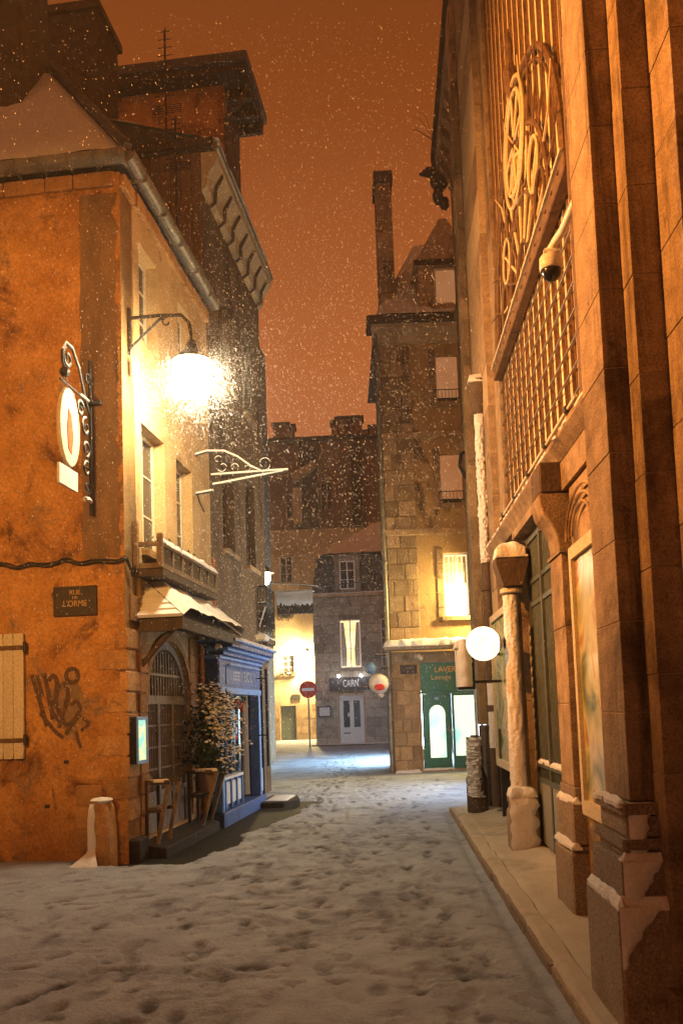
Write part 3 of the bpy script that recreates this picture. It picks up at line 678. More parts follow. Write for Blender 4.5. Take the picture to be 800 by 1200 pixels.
# guard stone at the corner
gs = thing('guard_stone', 'upright rounded guard stone with snow at the foot of the ochre corner', 'bollard', None, None, LH.w(-.22, -.18, 0)); gs.rotation_euler = (0, 0, LH.rz)
pr = [(-.12, -.15), (.12, -.15), (.11, .35), (.09, .56)]+[(.10*math.cos(t)-.01, .56+.14*math.sin(t)) for t in [math.pi*i/8 for i in range(1, 8)]]+[(-.11, .56), (-.12, .35)]
MB().prism(pr, 'y', -.12, .14).build('shaft', M['ochre_stone'], gs, bevel=.03, smooth=True)
rows = []
for j in range(20):
    z = -.02+.68*j/19; fl_ = max(0, .14-z)*1.1; w__ = .08+.03*mnoise.noise(Vector((z*6, 2.2, 0)))
    rows.append(((-.125-fl_+.03*max(0, z-.45)/.25, -.128-fl_*.9, z), (-.125+w__+fl_*.6, -.126-fl_*.9, z)))
wall_crust(gs, rows, (-.35, -.95, 0), .028, 5)
lumps(gs, [(-.06+.04*i, -.05+.05*(i % 2), .69) for i in range(4)], .06, 'snow_cap', (1, 1.4, .5))

# ---- iron hanging sign on the front wall
hs = local_thing('hanging_sign', 'round cream hanging sign on an ornate snow-dusted iron bracket', 'sign', LH, -.38, 0, 4.0)
ir = MB()
ir.tube([(0, -.03, -.05), (0, -.03, 1.8)], .022, 8)
ir.tube([(0, -.02, 1.28), (0, -.82, 1.28)], .014, 6)
arm = [(0, -.05, 1.15), (0, -.18, 1.32), (0, -.32, 1.58), (0, -.5, 1.74), (0, -.66, 1.74), (0, -.76, 1.62), (0, -.76, 1.5), (0, -.68, 1.44)]
ir.tube(arm, .016, 6)
def curl(cy_, cz_, r0_, turns, ph, sgn=1, n=22): return [(0, cy_+sgn*(r0_*(1-.75*i/n))*math.cos(ph+turns*2*math.pi*i/n), cz_+(r0_*(1-.75*i/n))*math.sin(ph+turns*2*math.pi*i/n)) for i in range(n+1)]
for a in ((-.16, .95, .11, 1.3, 1.5), (-.15, .70, .10, 1.3, -1.5), (-.14, .46, .09, 1.2, 1.2), (-.13, .25, .08, 1.2, -1.2), (-.30, 1.12, .10, 1.3, .4), (-.62, 1.58, .11, 1.4, 2.0), (-.10, 1.55, .07, 1.2, .5)): ir.tube(curl(*a), .013, 6)
ir.tube([(-.14, -.05, 1.28), (.14, -.05, 1.28)], .03, 6)
ir.ball((0, -.70, 1.40), .06, 10); ir.tube([(0, -.70, 1.40), (.0, -.55, 1.16)], .005, 5); ir.tube([(0, -.70, 1.40), (.0, -.80, 1.14)], .005, 5)
ir.build('bracket', M['iron'], hs)
sn = MB()
for a in ((-.16, .95, .11, 1.3, 1.5), (-.15, .70, .10, 1.3, -1.5), (-.14, .46, .09, 1.2, 1.2), (-.30, 1.12, .10, 1.3, .4), (-.62, 1.58, .11, 1.4, 2.0)):
    sn.tube([(x, y, z+.016) for x, y, z in curl(*a)[:16]], .010, 5)
sn.tube([(x, y, z+.018) for x, y, z in arm[1:6]], .012, 5); sn.tube([(0, -.05, 1.30), (0, -.30, 1.30)], .016, 5); sn.tube([(0, -.05, .1), (0, -.12, .12), (0, -.2, .1)], .03, 6)
sn.build('snow_dusting', M['snow'], hs)
dk = MB(); prf = [(-.62+.23*math.cos(t), .80+.42*math.sin(t)) for t in [2*math.pi*i/32 for i in range(32)]]
dk.prism(prf, 'x', -.02, .02); dk.build('disc', M['cream_paint'], hs)
rm = MB(); rm.tube([(0, -.62+.23*math.cos(t), .80+.42*math.sin(t)) for t in [2*math.pi*i/32 for i in range(33)]], .028, 6); rm.build('rim', M['cream_paint'], hs)
em = MB(); em.prism([(-.68, .55), (-.60, .50), (-.55, .7), (-.60, .95), (-.66, 1.0), (-.70, .8)], 'x', .021, .028); em.prism([(-.68, .55), (-.60, .50), (-.55, .7), (-.60, .95), (-.66, 1.0), (-.70, .8)], 'x', -.028, -.021)
em.build('emblem', M['orange_deco'], hs)
MB().box(-.014, .014, -.88, -.42, .12, .34).build('plate', M['paper'], hs)
hk = MB(); hk.tube([(0, -.78, .33), (0, -.78, .42)], .006, 5); hk.tube([(0, -.50, .33), (0, -.50, .42)], .006, 5); hk.build('hook', M['iron'], hs)

# ---- balcony planter, canopy
bl = thing('balcony_planter', 'snow-topped wooden planter rail above the shingled canopy', 'planter', LH)
b = MB(); b.box(.02, .36, .28, 2.72, 3.26, 3.34); b.build('floor_board', M['wood_dark'], bl)
b = MB()
b.box(.30, .36, .28, 2.72, 3.35, 3.41); b.box(.30, .36, .28, 2.72, 3.62, 3.67); b.box(.03, .299, .28, .33, 3.35, 3.41); b.box(.03, .299, .28, .33, 3.62, 3.67)
b.build('rail', M['wood_mid'], bl)
for i in range(7): piece('baluster', M['wood_mid'], bl, .305, .355, .30+i*.395, .345+i*.395, 3.412, 3.618, .08)
for i in range(6): piece('panel', M['wood_dark'], bl, .315, .335, .35+i*.395, .69+i*.395, 3.412, 3.618, .05)
piece('post', M['wood_mid'], bl, .30, .37, .24, .30, 3.35, 3.76, .08); piece('post', M['wood_mid'], bl, .0, .07, .24, .30, 3.35, 3.92, .08)
snow_pad(bl, .285, .375, .3, 2.72, 3.672, .05, step=.03, seed=4)
lumps(bl, [(.2+random.uniform(-.08, .12), .4+i*.15, 3.66+random.uniform(0, .06)) for i in range(16)], .055)
ft = MB()
for i in range(90):
    yv = random.uniform(.4, 2.7); xv = random.uniform(.08, .34); a = random.uniform(0, 6.28); zz = 3.62+random.uniform(0, .12)
    ft.add([(xv, yv, zz), (xv+.05*math.cos(a), yv+.05*math.sin(a), zz+.02), (xv+.03*math.cos(a+1), yv+.03*math.sin(a+1), zz+.05)], [[0, 1, 2]])
ft.build('planting', M['leaf'], bl)

cn = thing('door_canopy', 'snow-covered lean-to canopy over the arched door', 'canopy', LH)
eo, ez, tz_ = .58, 2.76, 3.24; y0, y1 = .30, 3.25
body = MB().add([(0, y0, ez), (eo, y0, ez), (eo, y1, ez), (0, y1, ez), (0, y0+.42, tz_), (0, y1-.1, tz_)], [[0, 1, 2, 3], [0, 4, 1], [1, 4, 5, 2], [2, 5, 3], [0, 3, 5, 4]]).build('roof_frame', M['wood_dark'], cn)
for i in range(6):
    t0, t1 = i/6, (i+1)/6+.03
    a = Vector((0, y0, ez)).lerp(Vector((0, y0+.42, tz_)), t0); b_ = Vector((eo, y0, ez)).lerp(Vector((0, y0+.42, tz_)), t0); c = Vector((eo, y0, ez)).lerp(Vector((0, y0+.42, tz_)), min(t1, 1)); d = Vector((0, y0, ez)).lerp(Vector((0, y0+.42, tz_)), min(t1, 1))
    o3 = Vector((0, -.018, .022)); up_ = Vector((0, -.01, .012))
    MB().hexa([a+up_*.2, b_+up_*.2, c+up_*.2, d+up_*.2, a+o3*1.6, b_+o3*1.6, c+o3*.8, d+o3*.8]).build('shingle_course', M['snow'] if i % 2 == 0 else M['snow'], cn)
roof_snow(cn, (eo+.01, y0+.01, ez+.02), (eo+.01, y1-.02, ez+.02), (0.01, y1-.12, tz_+.02), (0.01, y0+.42, tz_+.02), .10, 44, 12, seed=5)
MB().box(.50, .57, y0+.03, y1-.05, ez-.14, ez-.002).build('fascia_board', M['wood_dark'], cn)
MB().box(.02, .499, y0+.03, y0+.09, ez-.16, ez-.003).build('fascia_board', M['wood_dark'], cn)
for yy in (y0+.15, y1-.2):
    MB().tube([(.02, yy, ez-.55), (.14, yy, ez-.42), (.32, yy, ez-.22), (.46, yy, ez-.1)], .035, 8).build('bracket', M['wood_dark'], cn)
MB().lathe([(.005, 0), (.05, 0), (.055, .03), (.03, .06)], (.40, 2.55, ez-.215), 12).build('downlight', M['plastic'], cn)

# ---- menu box
mn = thing('menu_box', 'lit green menu display in a blue frame beside the arched door', 'menu box', LH)
MB().box(.025, .10, .02, .36, 1.06, 1.60).build('case', M['black'], mn, bevel=.006)
MB().wall('y', .02, .36, 1.06, 1.60, .118, .1015, [(.055, .325, 1.10, 1.56)]).build('frame', M['blue_pale'], mn)
MB().box(.1015, .106, .055, .325, 1.10, 1.56).build('screen', M['menu_screen'], mn)

# ---- wooden racks against the wall
def rack(name, label, y, group=None, w_=.34, d_=.42, z0=.16, zt=.84):
    r_ = local_thing(name, label, 'plant rack', LH, 0, y, 0, group)
    for yy in (0, d_):
        a = MB(); a.hexa([(.0, yy, zt-.05), (w_, yy, zt-.05), (w_, yy+.035, zt-.05), (.0, yy+.035, zt-.05), (.0, yy, zt), (w_, yy, zt), (w_, yy+.035, zt), (.0, yy+.035, zt)]); a.build('top_rail', M['wood_dark'], r_)
        piece('lower_rail', M['wood_dark'], r_, .03, w_*.66, yy+.002, yy+.033, .46, .50, .08)
        lg = MB(); lg.hexa([(w_*.42, yy-.003, z0-.1), (w_*.42+.045, yy-.003, z0-.1), (w_*.42+.045, yy+.038, z0-.1), (w_*.42, yy+.038, z0-.1), (w_-.045, yy-.003, zt-.052), (w_, yy-.003, zt-.052), (w_, yy+.038, zt-.052), (w_-.045, yy+.038, zt-.052)]); lg.build('leg', M['wood_mid'], r_)
        piece('back_post', M['wood_dark'], r_, .027, .065, yy+.001, yy+.034, -.04, zt-.052, .08)
    for i, (xx, zz) in enumerate(((.08, .50), (.15, .50))): piece('slat', M['wood_mid'], r_, xx, xx+.05, -.01, d_+.045, zz+.001, zz+.021, .1)
    snow_pad(r_, .08, w_-.01, .0, .035, zt+.001, .015, step=.02)
    return r_
rack('plant_rack', 'empty wooden plant rack in front of the arched door', .46)
rack('plant_rack', 'wooden plant rack holding the potted evergreen beside the blue shop', 2.16, None, .46, .40)

# ---- potted evergreen with snow
sb = local_thing('potted_evergreen', 'bushy potted evergreen with snow on its street side', 'shrub', LH, .24, 2.36, .524)
MB().lathe([(.005, 0), (.10, 0), (.15, .26), (.165, .28), (.155, .285), (.14, .25), (.01, .24)], (0, 0, 0), 18).build('pot', M['terracotta'], sb, smooth=True)
tr = MB(); tr.tube([(0, 0, .2), (.03, .02, .5), (.08, .03, .9), (.13, .05, 1.3)], [.025, .02, .014, .006], 7)
lv = MB(); snw = MB()
stems = []
for i in range(34):
    h = .25+1.05*i/34; a = i*2.4; L_ = .37*math.sin(math.pi*min(1, (i+9)/46))**.5*random.uniform(.6, 1.2)
    base = Vector((.12*h*.8, .04*h, h)); tip = base+Vector((L_*math.cos(a), L_*math.sin(a), random.uniform(.02, .2)))
    tr.tube([base, (base+tip)/2+Vector((0, 0, .03)), tip], [.008, .006, .003], 5); stems.append((base, tip))
for base, tip in stems:
    for k in range(72):
        t = random.uniform(.1, 1.12); p = base.lerp(tip, t)+Vector((random.gauss(0, .055), random.gauss(0, .055), random.gauss(0, .055)))
        d = Vector((random.gauss(0, 1), random.gauss(0, 1), random.gauss(.2, .7))).normalized(); n_ = d.cross(Vector((random.gauss(0, 1), random.gauss(0, 1), 1))).normalized()
        l_, w_ = random.uniform(.045, .08), random.uniform(.014, .024)
        nn = n_.cross(d)*.006
        q = [p, p+d*l_*.5+n_*w_+nn, p+d*l_, p+d*l_*.5-n_*w_+nn]
        lv.add(q, [[0, 1, 2], [0, 2, 3]])
        side_ = (p-Vector((.1, 0, .75))).dot(Vector((.93, -.1, .25)))
        if side_ > .02 and random.random() < min(.92, .3+side_*3.5):
            c = p+d*l_*.5+Vector((.008, 0, .012)); s_ = random.uniform(.012, .030)
            snw.ball(c, s_, 6, (1.1, 1.4, .55))
tr.build('stem', M['bark'], sb); lv.build('foliage', M['leaf'], sb); snw.build('snow_clump', M['snow'], sb, smooth=True)
# ================================================================== blue shop front (under the brown house)
S = thing('blue_shopfront', 'blue painted shopfront with moulded cornice and dark display window', 'shop', LH)
y0, y1 = 2.88, 5.75
MB().box(.0, .30, y0, y1, 2.0, 2.42).build('fascia', M['blue'], S)
for k, (a, z0_, z1_) in enumerate(((.34, 2.42, 2.47), (.40, 2.471, 2.53), (.47, 2.531, 2.58), (.55, 2.581, 2.66), (.60, 2.661, 2.70))):
    MB().box(.0, a, y0-.03-.02*k, y1+.03+.02*k, z0_, z1_).build('cornice_moulding', M['blue'] if k % 2 else M['blue_pale'], S, bevel=.008)
snow_pad(S, .12, .60, y0-.1, y1+.1, 2.702, .045, seed=8)
piece('sign_light', M['blue_pale'], S, .36, .39, 3.25, 5.45, 2.335, 2.365, .1)
for yy in (3.4, 4.4, 5.3): piece('light_bracket', M['iron'], S, .302, .359, yy, yy+.02, 2.34, 2.36, .1)
piece('fascia_panel', M['blue'], S, .301, .312, y0+.03, y0+.36, 2.06, 2.38, .02)
piece('fascia_panel', M['blue'], S, .301, .310, y0+.42, y1-.05, 2.04, 2.33, .02)
rot_s = (R(90), 0, R(90))
for r_i in range(3):
    for c_i in range(4): piece('worn_lettering', M['letter_grey'], S, .311, .314, 3.72+c_i*.11, 3.80+c_i*.11+.02*((c_i+r_i) % 2), 2.12+r_i*.055, 2.15+r_i*.055, .1)
text('lettering', 'BOUX', .24, M['letter_grey'], S, (.313, 4.85, 2.185), rot_s, 1.3, .003)
# frame
piece('frame_head', M['blue_pale'], S, .20, .335, y0, y1-.1, 1.90, 1.998, .04)
piece('frame_stile', M['blue_pale'], S, .16, .33, y0, y0+.13, .16, 1.898, .04)
piece('frame_stile', M['blue_pale'], S, .16, .33, y1-.32, y1-.18, .16, 1.898, .04)
piece('frame_stile', M['blue'], S, .10, .30, y1-.18, y1, .16, 1.998, .04)
piece('plinth', M['blue'], S, .0, .36, y0-.02, y1+.02, -.2, .155, .03)
# stall riser with panels
MB().box(.12, .22, y0+.13, 4.42, .156, .60).build('stall_riser', M['blue'], S)
for i in range(4): piece('riser_panel', M['white'], S, .2205, .236, y0+.17+i*.35, y0+.17+i*.35+.28, .22, .55, .05)
for i in range(5): piece('riser_post', M['blue_pale'], S, .2205, .26, y0+.13+i*.35-.025, y0+.13+i*.35+.02, .156, .598, .05)
piece('window_sill', M['white'], S, .11, .28, y0+.13, 4.42, .602, .645, .05)
MB().box(.15, .158, y0+.13, 4.40, .646, 1.898).build('display_pane', M['glass'], S)
for i in range(1, 4): piece('mullion', M['blue'], S, .14, .185, y0+.13+i*.33, y0+.13+i*.33+.03, .646, 1.898, .08)
gl = MB()
for i in range(44):
    yv = y0+.2+random.random()*1.7; zz = 1.86-abs(random.gauss(0, .07))-.10*math.sin(math.pi*((yv*1.6) % 1)); gl.ball((.185+random.uniform(0, .03), yv, zz), random.uniform(.02, .045), 6)
gl.build('garland', M['orange_deco'], S)
gl = MB()
for i in range(40):
    yv = y0+.2+random.random()*1.9; zz = 1.86-abs(random.gauss(0, .06)); gl.ball((.18+random.uniform(0, .03), yv, zz), random.uniform(.015, .035), 6)
gl.build('garland', M['leaf'], S)
# recessed door at the far end
dd = MB().box(-.06, -.01, 4.5, 5.4, .16, 1.9).build('door', M['black'], S)
MB().box(-.009, -.003, 4.62, 5.28, .65, 1.8).build('pane', M['glass'], dd)
MB().tube([(0, 4.58, .95), (.05, 4.58, .95), (.05, 4.58, 1.15), (0, 4.58, 1.15)], .012, 6).build('handle', M['zinc'], dd)
for i, (c_, z_) in enumerate(((M['white'], 1.30), (M['red'], 1.19))): 
    MB().lathe([(.002, 0), (.06, 0), (.06, .004), (.002, .004)], (0, 0, 0), 16).build('sticker', c_, dd)
    st_ = bpy.data.objects[-1] if False else dd.children[-1]; st_.location = (.0, 5.1, z_); st_.rotation_euler = (0, R(90), 0)
MB().box(-.06, .099, 4.42, 4.46, .16, 1.9).build('door_jamb', M['blue'], S)
piece('corner_post', M['iron'], S, .30, .345, y1-.06, y1-.01, .155, 2.41, .1)
piece('corner_panel', M['white'], S, .301, .318, y1-.165, y1-.075, .22, .62, .05)
MB().tube([(.48, 5.42, 2.36), (.48, 5.42, .66)], .028, 8).build('folded_awning_pole', M['iron'], S)
MB().tube([(.30, 5.42, 2.2), (.48, 5.42, 2.2)], .012, 6).build('pole_bracket', M['iron'], S)
MB().tube([(.30, 5.42, 1.2), (.48, 5.42, 1.2)], .012, 6).build('pole_bracket', M['iron'], S)

cp = MB().tube([(.08, 2.80, 2.6), (.08, 2.80, 2.2), (.08, 2.80, .9), (.08, 2.80, .15)], .035, 10)
for z in (1.4, 2.1): cp.lathe([(.036, 0), (.046, .005), (.046, .035), (.036, .04)], (.08, 2.80, z), 12)
o = cp.build('downpipe', M['copper'], smooth=True); o.location = LH.o; o.rotation_euler = (0, 0, LH.rz); tag(o, 'copper downpipe between the arched door and the blue shop', 'pipe')

# doorstep slab at the shop's far corner
o = MB().prism([(.28, 5.2), (.75, 5.3), (.95, 5.8), (.8, 6.5), (.28, 6.6)], 'z', -.1, .045).build('corner_step', M['shaded_stone'], bevel=.02); o.location = LH.o; o.rotation_euler = (0, 0, LH.rz); tag(o, 'low rounded stone step at the far corner of the blue shop', 'step')
o2 = snow_pad(o, .36, .78, 5.5, 6.4, .046, .015, step=.04)

# ================================================================== brown house behind
B = thing('brown_house', 'tall dark brown house above the blue shop with pale carved eaves', 'house', LH)
wb1 = (4.6, 5.4, 4.4, 6.1); wb2 = (6.3, 7.1, 4.4, 6.1); wb3 = (4.6, 5.4, 7.4, 9.0); wb4 = (6.3, 7.1, 7.4, 9.0)
MB().wall('y', 3.752, 8.0, -.3, 10.75, -.02, -.42, [wb1, wb2, wb3, wb4]).build('side_wall', M['brown_wall'], B)
MB().wall('x', -2.2, -.021, 8.0, 11.0, 3.752, 4.0, []).build('gable_wall', M['brown_wall'], B)
MB().wall('x', -8, -.021, -.3, 10.7, 7.7, 8.0, []).build('rear_wall', M['brown_wall'], B)
for i in range(9): piece('cladding_board', M['timber'], B, -1.6+i*.175, -1.6+i*.175+.165, 3.72, 3.75, 8.3, 10.95, .06)
for h in (wb1, wb2, wb3, wb4):
    side_window(B, h, M['glass'], M['wood_mid'], -.22)
    piece('sill', M['house_stone'], B, -.019, .07, h[0]-.06, h[1]+.06, h[2]-.1, h[2]-.004, .06)
MB().prism([(-.02, 10.2), (.06, 10.28), (.10, 10.5), (.26, 10.72), (.26, 10.86), (-.02, 10.86)], 'y', 3.7, 8.05).build('eaves_cornice', M['pale_plaster'], B)
for i in range(7): 
    MB().tube([(-.0, 4.1+i*.6, 10.15), (.10, 4.1+i*.6, 10.22), (.12, 4.1+i*.6, 10.45), (.24, 4.1+i*.6, 10.68)], .03, 6).build('eaves_bracket', M['wood_dark'], B)
MB().tube([(.24, 3.65, 10.92), (.24, 8.1, 10.92)], .07, 8).build('gutter', M['zinc'], B)
MB().box(-8, .2, 3.70, 8.05, 10.88, 11.02).build('roof_edge', M['slate'], B)
MB().add([(-2.2, 3.70, 11.022), (.2, 3.70, 11.022), (.2, 8.05, 11.022), (-2.2, 8.05, 11.022), (-2.2, 3.7, 11.75), (-2.2, 8.05, 11.75)], [[0, 1, 4], [1, 2, 5, 4], [2, 3, 5], [0, 4, 5, 3], [0, 3, 2, 1]]).build('roof', M['slate'], B)
roof_snow(B, (.2, 3.66, 11.05), (.2, 8.0, 11.05), (-2.2, 8.0, 11.8), (-2.2, 3.66, 11.8), .14, 20, 30, seed=2)
MB().box(-2.2, .2, 3.64, 3.70, 10.95, 11.08).build('verge_board', M['wood_dark'], B)
c2_ = MB().box(-3.7, -2.15, 4.6, 5.6, 11.0, 14.45).build('chimney', M['dark_stone'], B)
MB().box(-3.78, -2.08, 4.52, 5.68, 14.451, 14.6).build('chimney_cap', M['dark_stone'], c2_)
for x in (-3.4, -2.75, -2.35): MB().lathe([(.13, 0), (.10, .1), (.11, .3), (.09, .32)], (x, 5.1, 14.601), 10).build('chimney_pot', M['terracotta'], c2_)
piece('red_downpipe', M['orange_deco'], B, .0, .022, 3.82, 3.842, 3.0, 4.1, .1)
# floodlight above the shop cornice
fld = local_thing('floodlight', 'small snow-covered floodlight on top of the blue shop cornice', 'floodlight', LH, .42, 5.1, 2.745)
MB().box(-.03, .14, -.06, .28, .10, .19).build('housing', M['plastic'], fld, bevel=.015)
MB().tube([(.05, .1, 0), (.05, .1, .1)], .015, 6).build('stand', M['iron'], fld)
snow_pad(fld, -.03, .14, -.06, .28, .19, .04, step=.04)
# iron balcony at the far end
bc = thing('iron_balcony', 'small iron balcony with snowy lattice at the far end of the brown house', 'balcony', LH)
MB().box(-.02, .17, 7.1, 7.95, 2.95, 3.08).build('slab', M['dark_stone'], bc, bevel=.02)
MB().prism([(-.02, 2.6), (.04, 2.62), (.14, 2.94), (-.02, 2.94)], 'y', 7.2, 7.85).build('corbel', M['dark_stone'], bc)
for (xa, xb, ya, yb) in ((0, .16, 7.12, 7.12), (.16, .16, 7.12, 7.93)):
    for z in (3.15, 3.75, 4.1): MB().tube([(xa, ya, z), (xb, yb, z)], .014, 6).build('rail', M['iron'], bc)
    lt = MB(); n_ = 5 if xa != xb else 8
    for i in range(n_+1):
        t = i/n_; p = (xa+(xb-xa)*t, ya+(yb-ya)*t); lt.tube([(p[0], p[1], 3.09), (p[0], p[1], 4.1)], .008, 5)
        t2 = (i+1)/n_
        if i < n_: q2 = (xa+(xb-xa)*t2, ya+(yb-ya)*t2); lt.tube([(p[0], p[1], 3.17), (q2[0], q2[1], 3.73)], .006, 5); lt.tube([(q2[0], q2[1], 3.17), (p[0], p[1], 3.73)], .006, 5)
    lt.build('lattice', M['iron'], bc)
lumps(bc, [(random.uniform(0, .16), 7.12 if i % 2 else random.uniform(7.1, 7.9), random.choice((3.18, 3.78, 3.45, 3.3, 3.6))) for i in range(36)], .02, 'snow_clump')
snow_pad(bc, -.01, .16, 7.11, 7.94, 3.081, .06)
o = MB().tube([(.02, 7.08, 3.3), (.15, 7.08, 3.68)], .016, 6).build('diagonal_brace', M['white'], bc)

# ---- tall ochre attic house behind everything on the left
T = thing('attic_house', 'tall ochre house with overhanging flat eaves rising behind the left roofs', 'house', LH)
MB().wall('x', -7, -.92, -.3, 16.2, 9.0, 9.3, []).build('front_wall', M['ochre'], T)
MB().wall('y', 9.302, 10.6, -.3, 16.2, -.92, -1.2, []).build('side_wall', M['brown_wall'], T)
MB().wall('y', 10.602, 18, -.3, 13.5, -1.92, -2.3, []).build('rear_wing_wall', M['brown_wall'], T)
MB().box(-7, -.30, 8.6, 10.6, 16.21, 16.36).build('eaves_soffit', M['wood_dark'], T)
MB().box(-7, -.24, 8.5, 10.7, 16.361, 16.58).build('eaves_fascia', M['slate'], T)
for i in range(3): piece('eaves_bracket', M['wood_dark'], T, -.90, -.30, 9.2+i*.6, 9.32+i*.6, 15.95, 16.205, .05)
snow_pad(T, -7, -.26, 8.55, 10.6, 16.582, .08, step=.3)
MB().tube([(-.3, 8.95, 16.2), (-.55, 8.95, 15.6), (-.86, 8.95, 15.4), (-.86, 8.95, 9)], .05, 8).build('downpipe', M['dark_stone'], T)

# ---- antennas
def yagi(name, label, x, y, z, h, n, sc):
    a = local_thing(name, label, 'antenna', LH, x, y, z, 'roof antennas')
    MB().tube([(0, 0, -.6), (0, 0, h)], .02*sc+.006, 6).build('mast', M['iron'], a)
    b_ = MB().tube([(0, 0, h*.45), (.02, -.02, h*1.02)], .012, 5)
    for i in range(n):
        zz = h*(.5+.5*i/(n-1)); l_ = (.34-.2*i/n)*sc
        b_.tube([(-l_, .01, zz), (l_, .01, zz)], .007, 4)
    b_.build('element', M['iron'], a)
    g_ = MB()
    for i in range(5): g_.tube([(-.42*sc, .06, h*.38+.06*i*sc), (.42*sc, .06, h*.38+.06*i*sc)], .006, 4)
    g_.tube([(-.42*sc, .06, h*.38), (-.42*sc, .06, h*.38+.24*sc)], .006, 4); g_.tube([(.42*sc, .06, h*.38), (.42*sc, .06, h*.38+.24*sc)], .006, 4)
    g_.build('reflector', M['iron'], a); return a
yagi('roof_antenna', 'tall thin roof antenna against the sky above the left roofs', -.92, 4.7, 11.5, 2.45, 9, .62)
yagi('roof_antenna', 'lower roof antenna in front of the dark boarded gable', -.2, 2.9, 9.6, 1.3, 9, .5)

# ---- street lantern on a wrought iron wall bracket
def wall_bracket_lamp(name, label, fr, x, y, z, reach, mtl, r_=.20, hood=True, drop=.62, group=None):
    a = local_thing(name, label, 'street lamp', fr, x, y, z, group)
    ir = MB(); ir.box(0, .035, -.03, .03, -.35, .22)
    arm = [(.02, 0, .10), (reach*.55, 0, .10), (reach*.85, 0, .08), (reach*.97, 0, -.02), (reach, 0, -.16)]
    ir.tube(arm, .022, 8); ir.tube([(.02, 0, -.28), (reach*.5, 0, .05), (reach*.62, 0, .09)], .016, 6)
    ir.tube([(reach*.62+.07*math.cos(t)*(1-.1*i), 0, .01+.07*math.sin(t)*(1-.1*i)) for i, t in enumerate([1.4+.7*k for k in range(8)])], .012, 6)
    ir.build('bracket', M['iron'], a)
    zb = .10-drop
    cap = MB(); cap.lathe([(.01, .26), (.05, .25), (.07, .16), (.20, .02), (.24, 0.0), (.235, -.012), (.05, .0)], (reach, 0, zb+r_*.75), 16); cap.tube([(reach, 0, -.15), (reach, 0, zb+r_*.75+.25)], .02, 6)
    cap.build('hood', M['iron'], a, smooth=True)
    MB().ball((reach, 0, zb), r_, 18, (1, 1, 1.1)).build('globe', mtl, a, smooth=True)
    fz = MB(); fz.lathe([(.02, 0), (.045, .01), (.045, .16), (.02, .18)], (.05, .0, -.62), 10); fz.tube([(.05, 0, -.62), (.06, 0, -.72), (.08, .02, -.70), (.08, .02, -.50)], .008, 5); fz.tube([(.05, 0, -.44), (.03, 0, -.3)], .008, 5)
    fz.build('junction_box', M['plastic'], a)
    return a
wall_bracket_lamp('street_lamp', 'blazing warm street lamp on an iron wall bracket on the ochre house', LH, 0, .22, 6.30, .78, M['lamp_main'], .24, drop=.78)

# ---- scrolled empty sign bracket covered with snow
sbk = local_thing('sign_bracket', 'scrolled iron sign bracket outlined in snow below the street lamp', 'sign bracket', LH, 0, 2.95, 5.0)
ir = MB()
bars = [[(.0, 0, .52), (.18, 0, .56), (.45, 0, .54), (.65, 0, .44), (.85, 0, .28), (1.0, 0, .20)], [(.24, 0, .19), (1.42, 0, .19)], [(.26, 0, .04), (.45, 0, .06), (1.38, 0, .18)], [(.25, 0, .26), (.25, 0, -.05)], [(0, 0, -.08), (.27, 0, -.05)]]
for b_ in bars: ir.tube(b_, .016, 6)
def curlx(cx_, cz_, r0_, turns, ph, n=22): return [(cx_+(r0_*(1-.78*i/n))*math.cos(ph+turns*2*math.pi*i/n), 0, cz_+(r0_*(1-.78*i/n))*math.sin(ph+turns*2*math.pi*i/n)) for i in range(n+1)]
cls = [(1.06, .31, .115, 1.5, -1.9), (.42, .30, .08, 1.2, -2.6), (.60, .28, .07, 1.2, -.6), (.80, .26, .06, 1.3, -2.2), (.35, .42, .06, 1.1, .4)]
for c in cls: ir.tube(curlx(*c), .011, 5)
ir.tube([(.02, 0, -.08), (.05, 0, -.2), (.12, 0, -.36)], .012, 5)
ir.build('bracket', M['iron'], sbk)
sn = MB()
for b_ in bars[:3]+[bars[4]]: sn.tube([(x, y, z+.02) for x, y, z in b_], .018, 6)
for c in cls: sn.tube([(x, y, z+.014) for x, y, z in curlx(*c)[:15]], .009, 5)
sn.build('snow_line', M['snow'], sbk)

# ================================================================== laundry house (faces us at the bend)
V_ = thing('laundry_house', 'tall narrow stone house with snowy roof and dormer above the green laundry', 'house', LV)
def P(u, v, y=0): p = LV.front(u, v, y); return p.x, p.z
X0, X1 = .02, 5.5; ZT = 11.25
w_lit = (1.44, 2.10, 3.86, 5.48); w_2 = (1.46, 2.06, 6.75, 8.05); w_3 = (1.46, 2.06, 9.40, 10.65); shop_h = (.74, 3.2, .0, 2.80)
r2 = [(a+1.72, b+1.72, c, d) for a, b, c, d in (w_lit, w_2, w_3)]
holes = [w_lit, w_2, w_3, shop_h]+r2
MB().wall('x', X0, X1, -.3, ZT, 0, .4, holes).build('front_wall', M['yellow_plaster'], V_)
lw = (2.5, 7.5, .3, 2.5)  # opening made for the assumed light panel
sw_ = MB().wall('y', 0, 12, -.3, ZT, 0, .4, [lw]).build('side_wall', M['house_stone'], V_); sw_.location = (X0+.03, .402, 0); sw_.rotation_euler = (0, 0, R(-9))
MB().box(.2, .24, lw[0], lw[1], lw[2], lw[3]).build('assumed_light_panel', M['assumed_cool_light'], sw_)  # assumed glowing panel, unseen, added to throw cool light on the square
for i in range(1, 5): piece('assumed_panel_bar', M['white'], sw_, .1, .19, lw[0]+i, lw[0]+i+.06, lw[2], lw[3], .05)  # bars across the assumed panel
masonry(V_, M['house_stone'], 'x', X0, .80, 3.2, 10.9, -.03, .1, .40, .42, proud=.02)
masonry(V_, M['house_stone'], 'x', X0, .70, -.05, 2.70, -.03, .1, .36, .36, proud=.02)
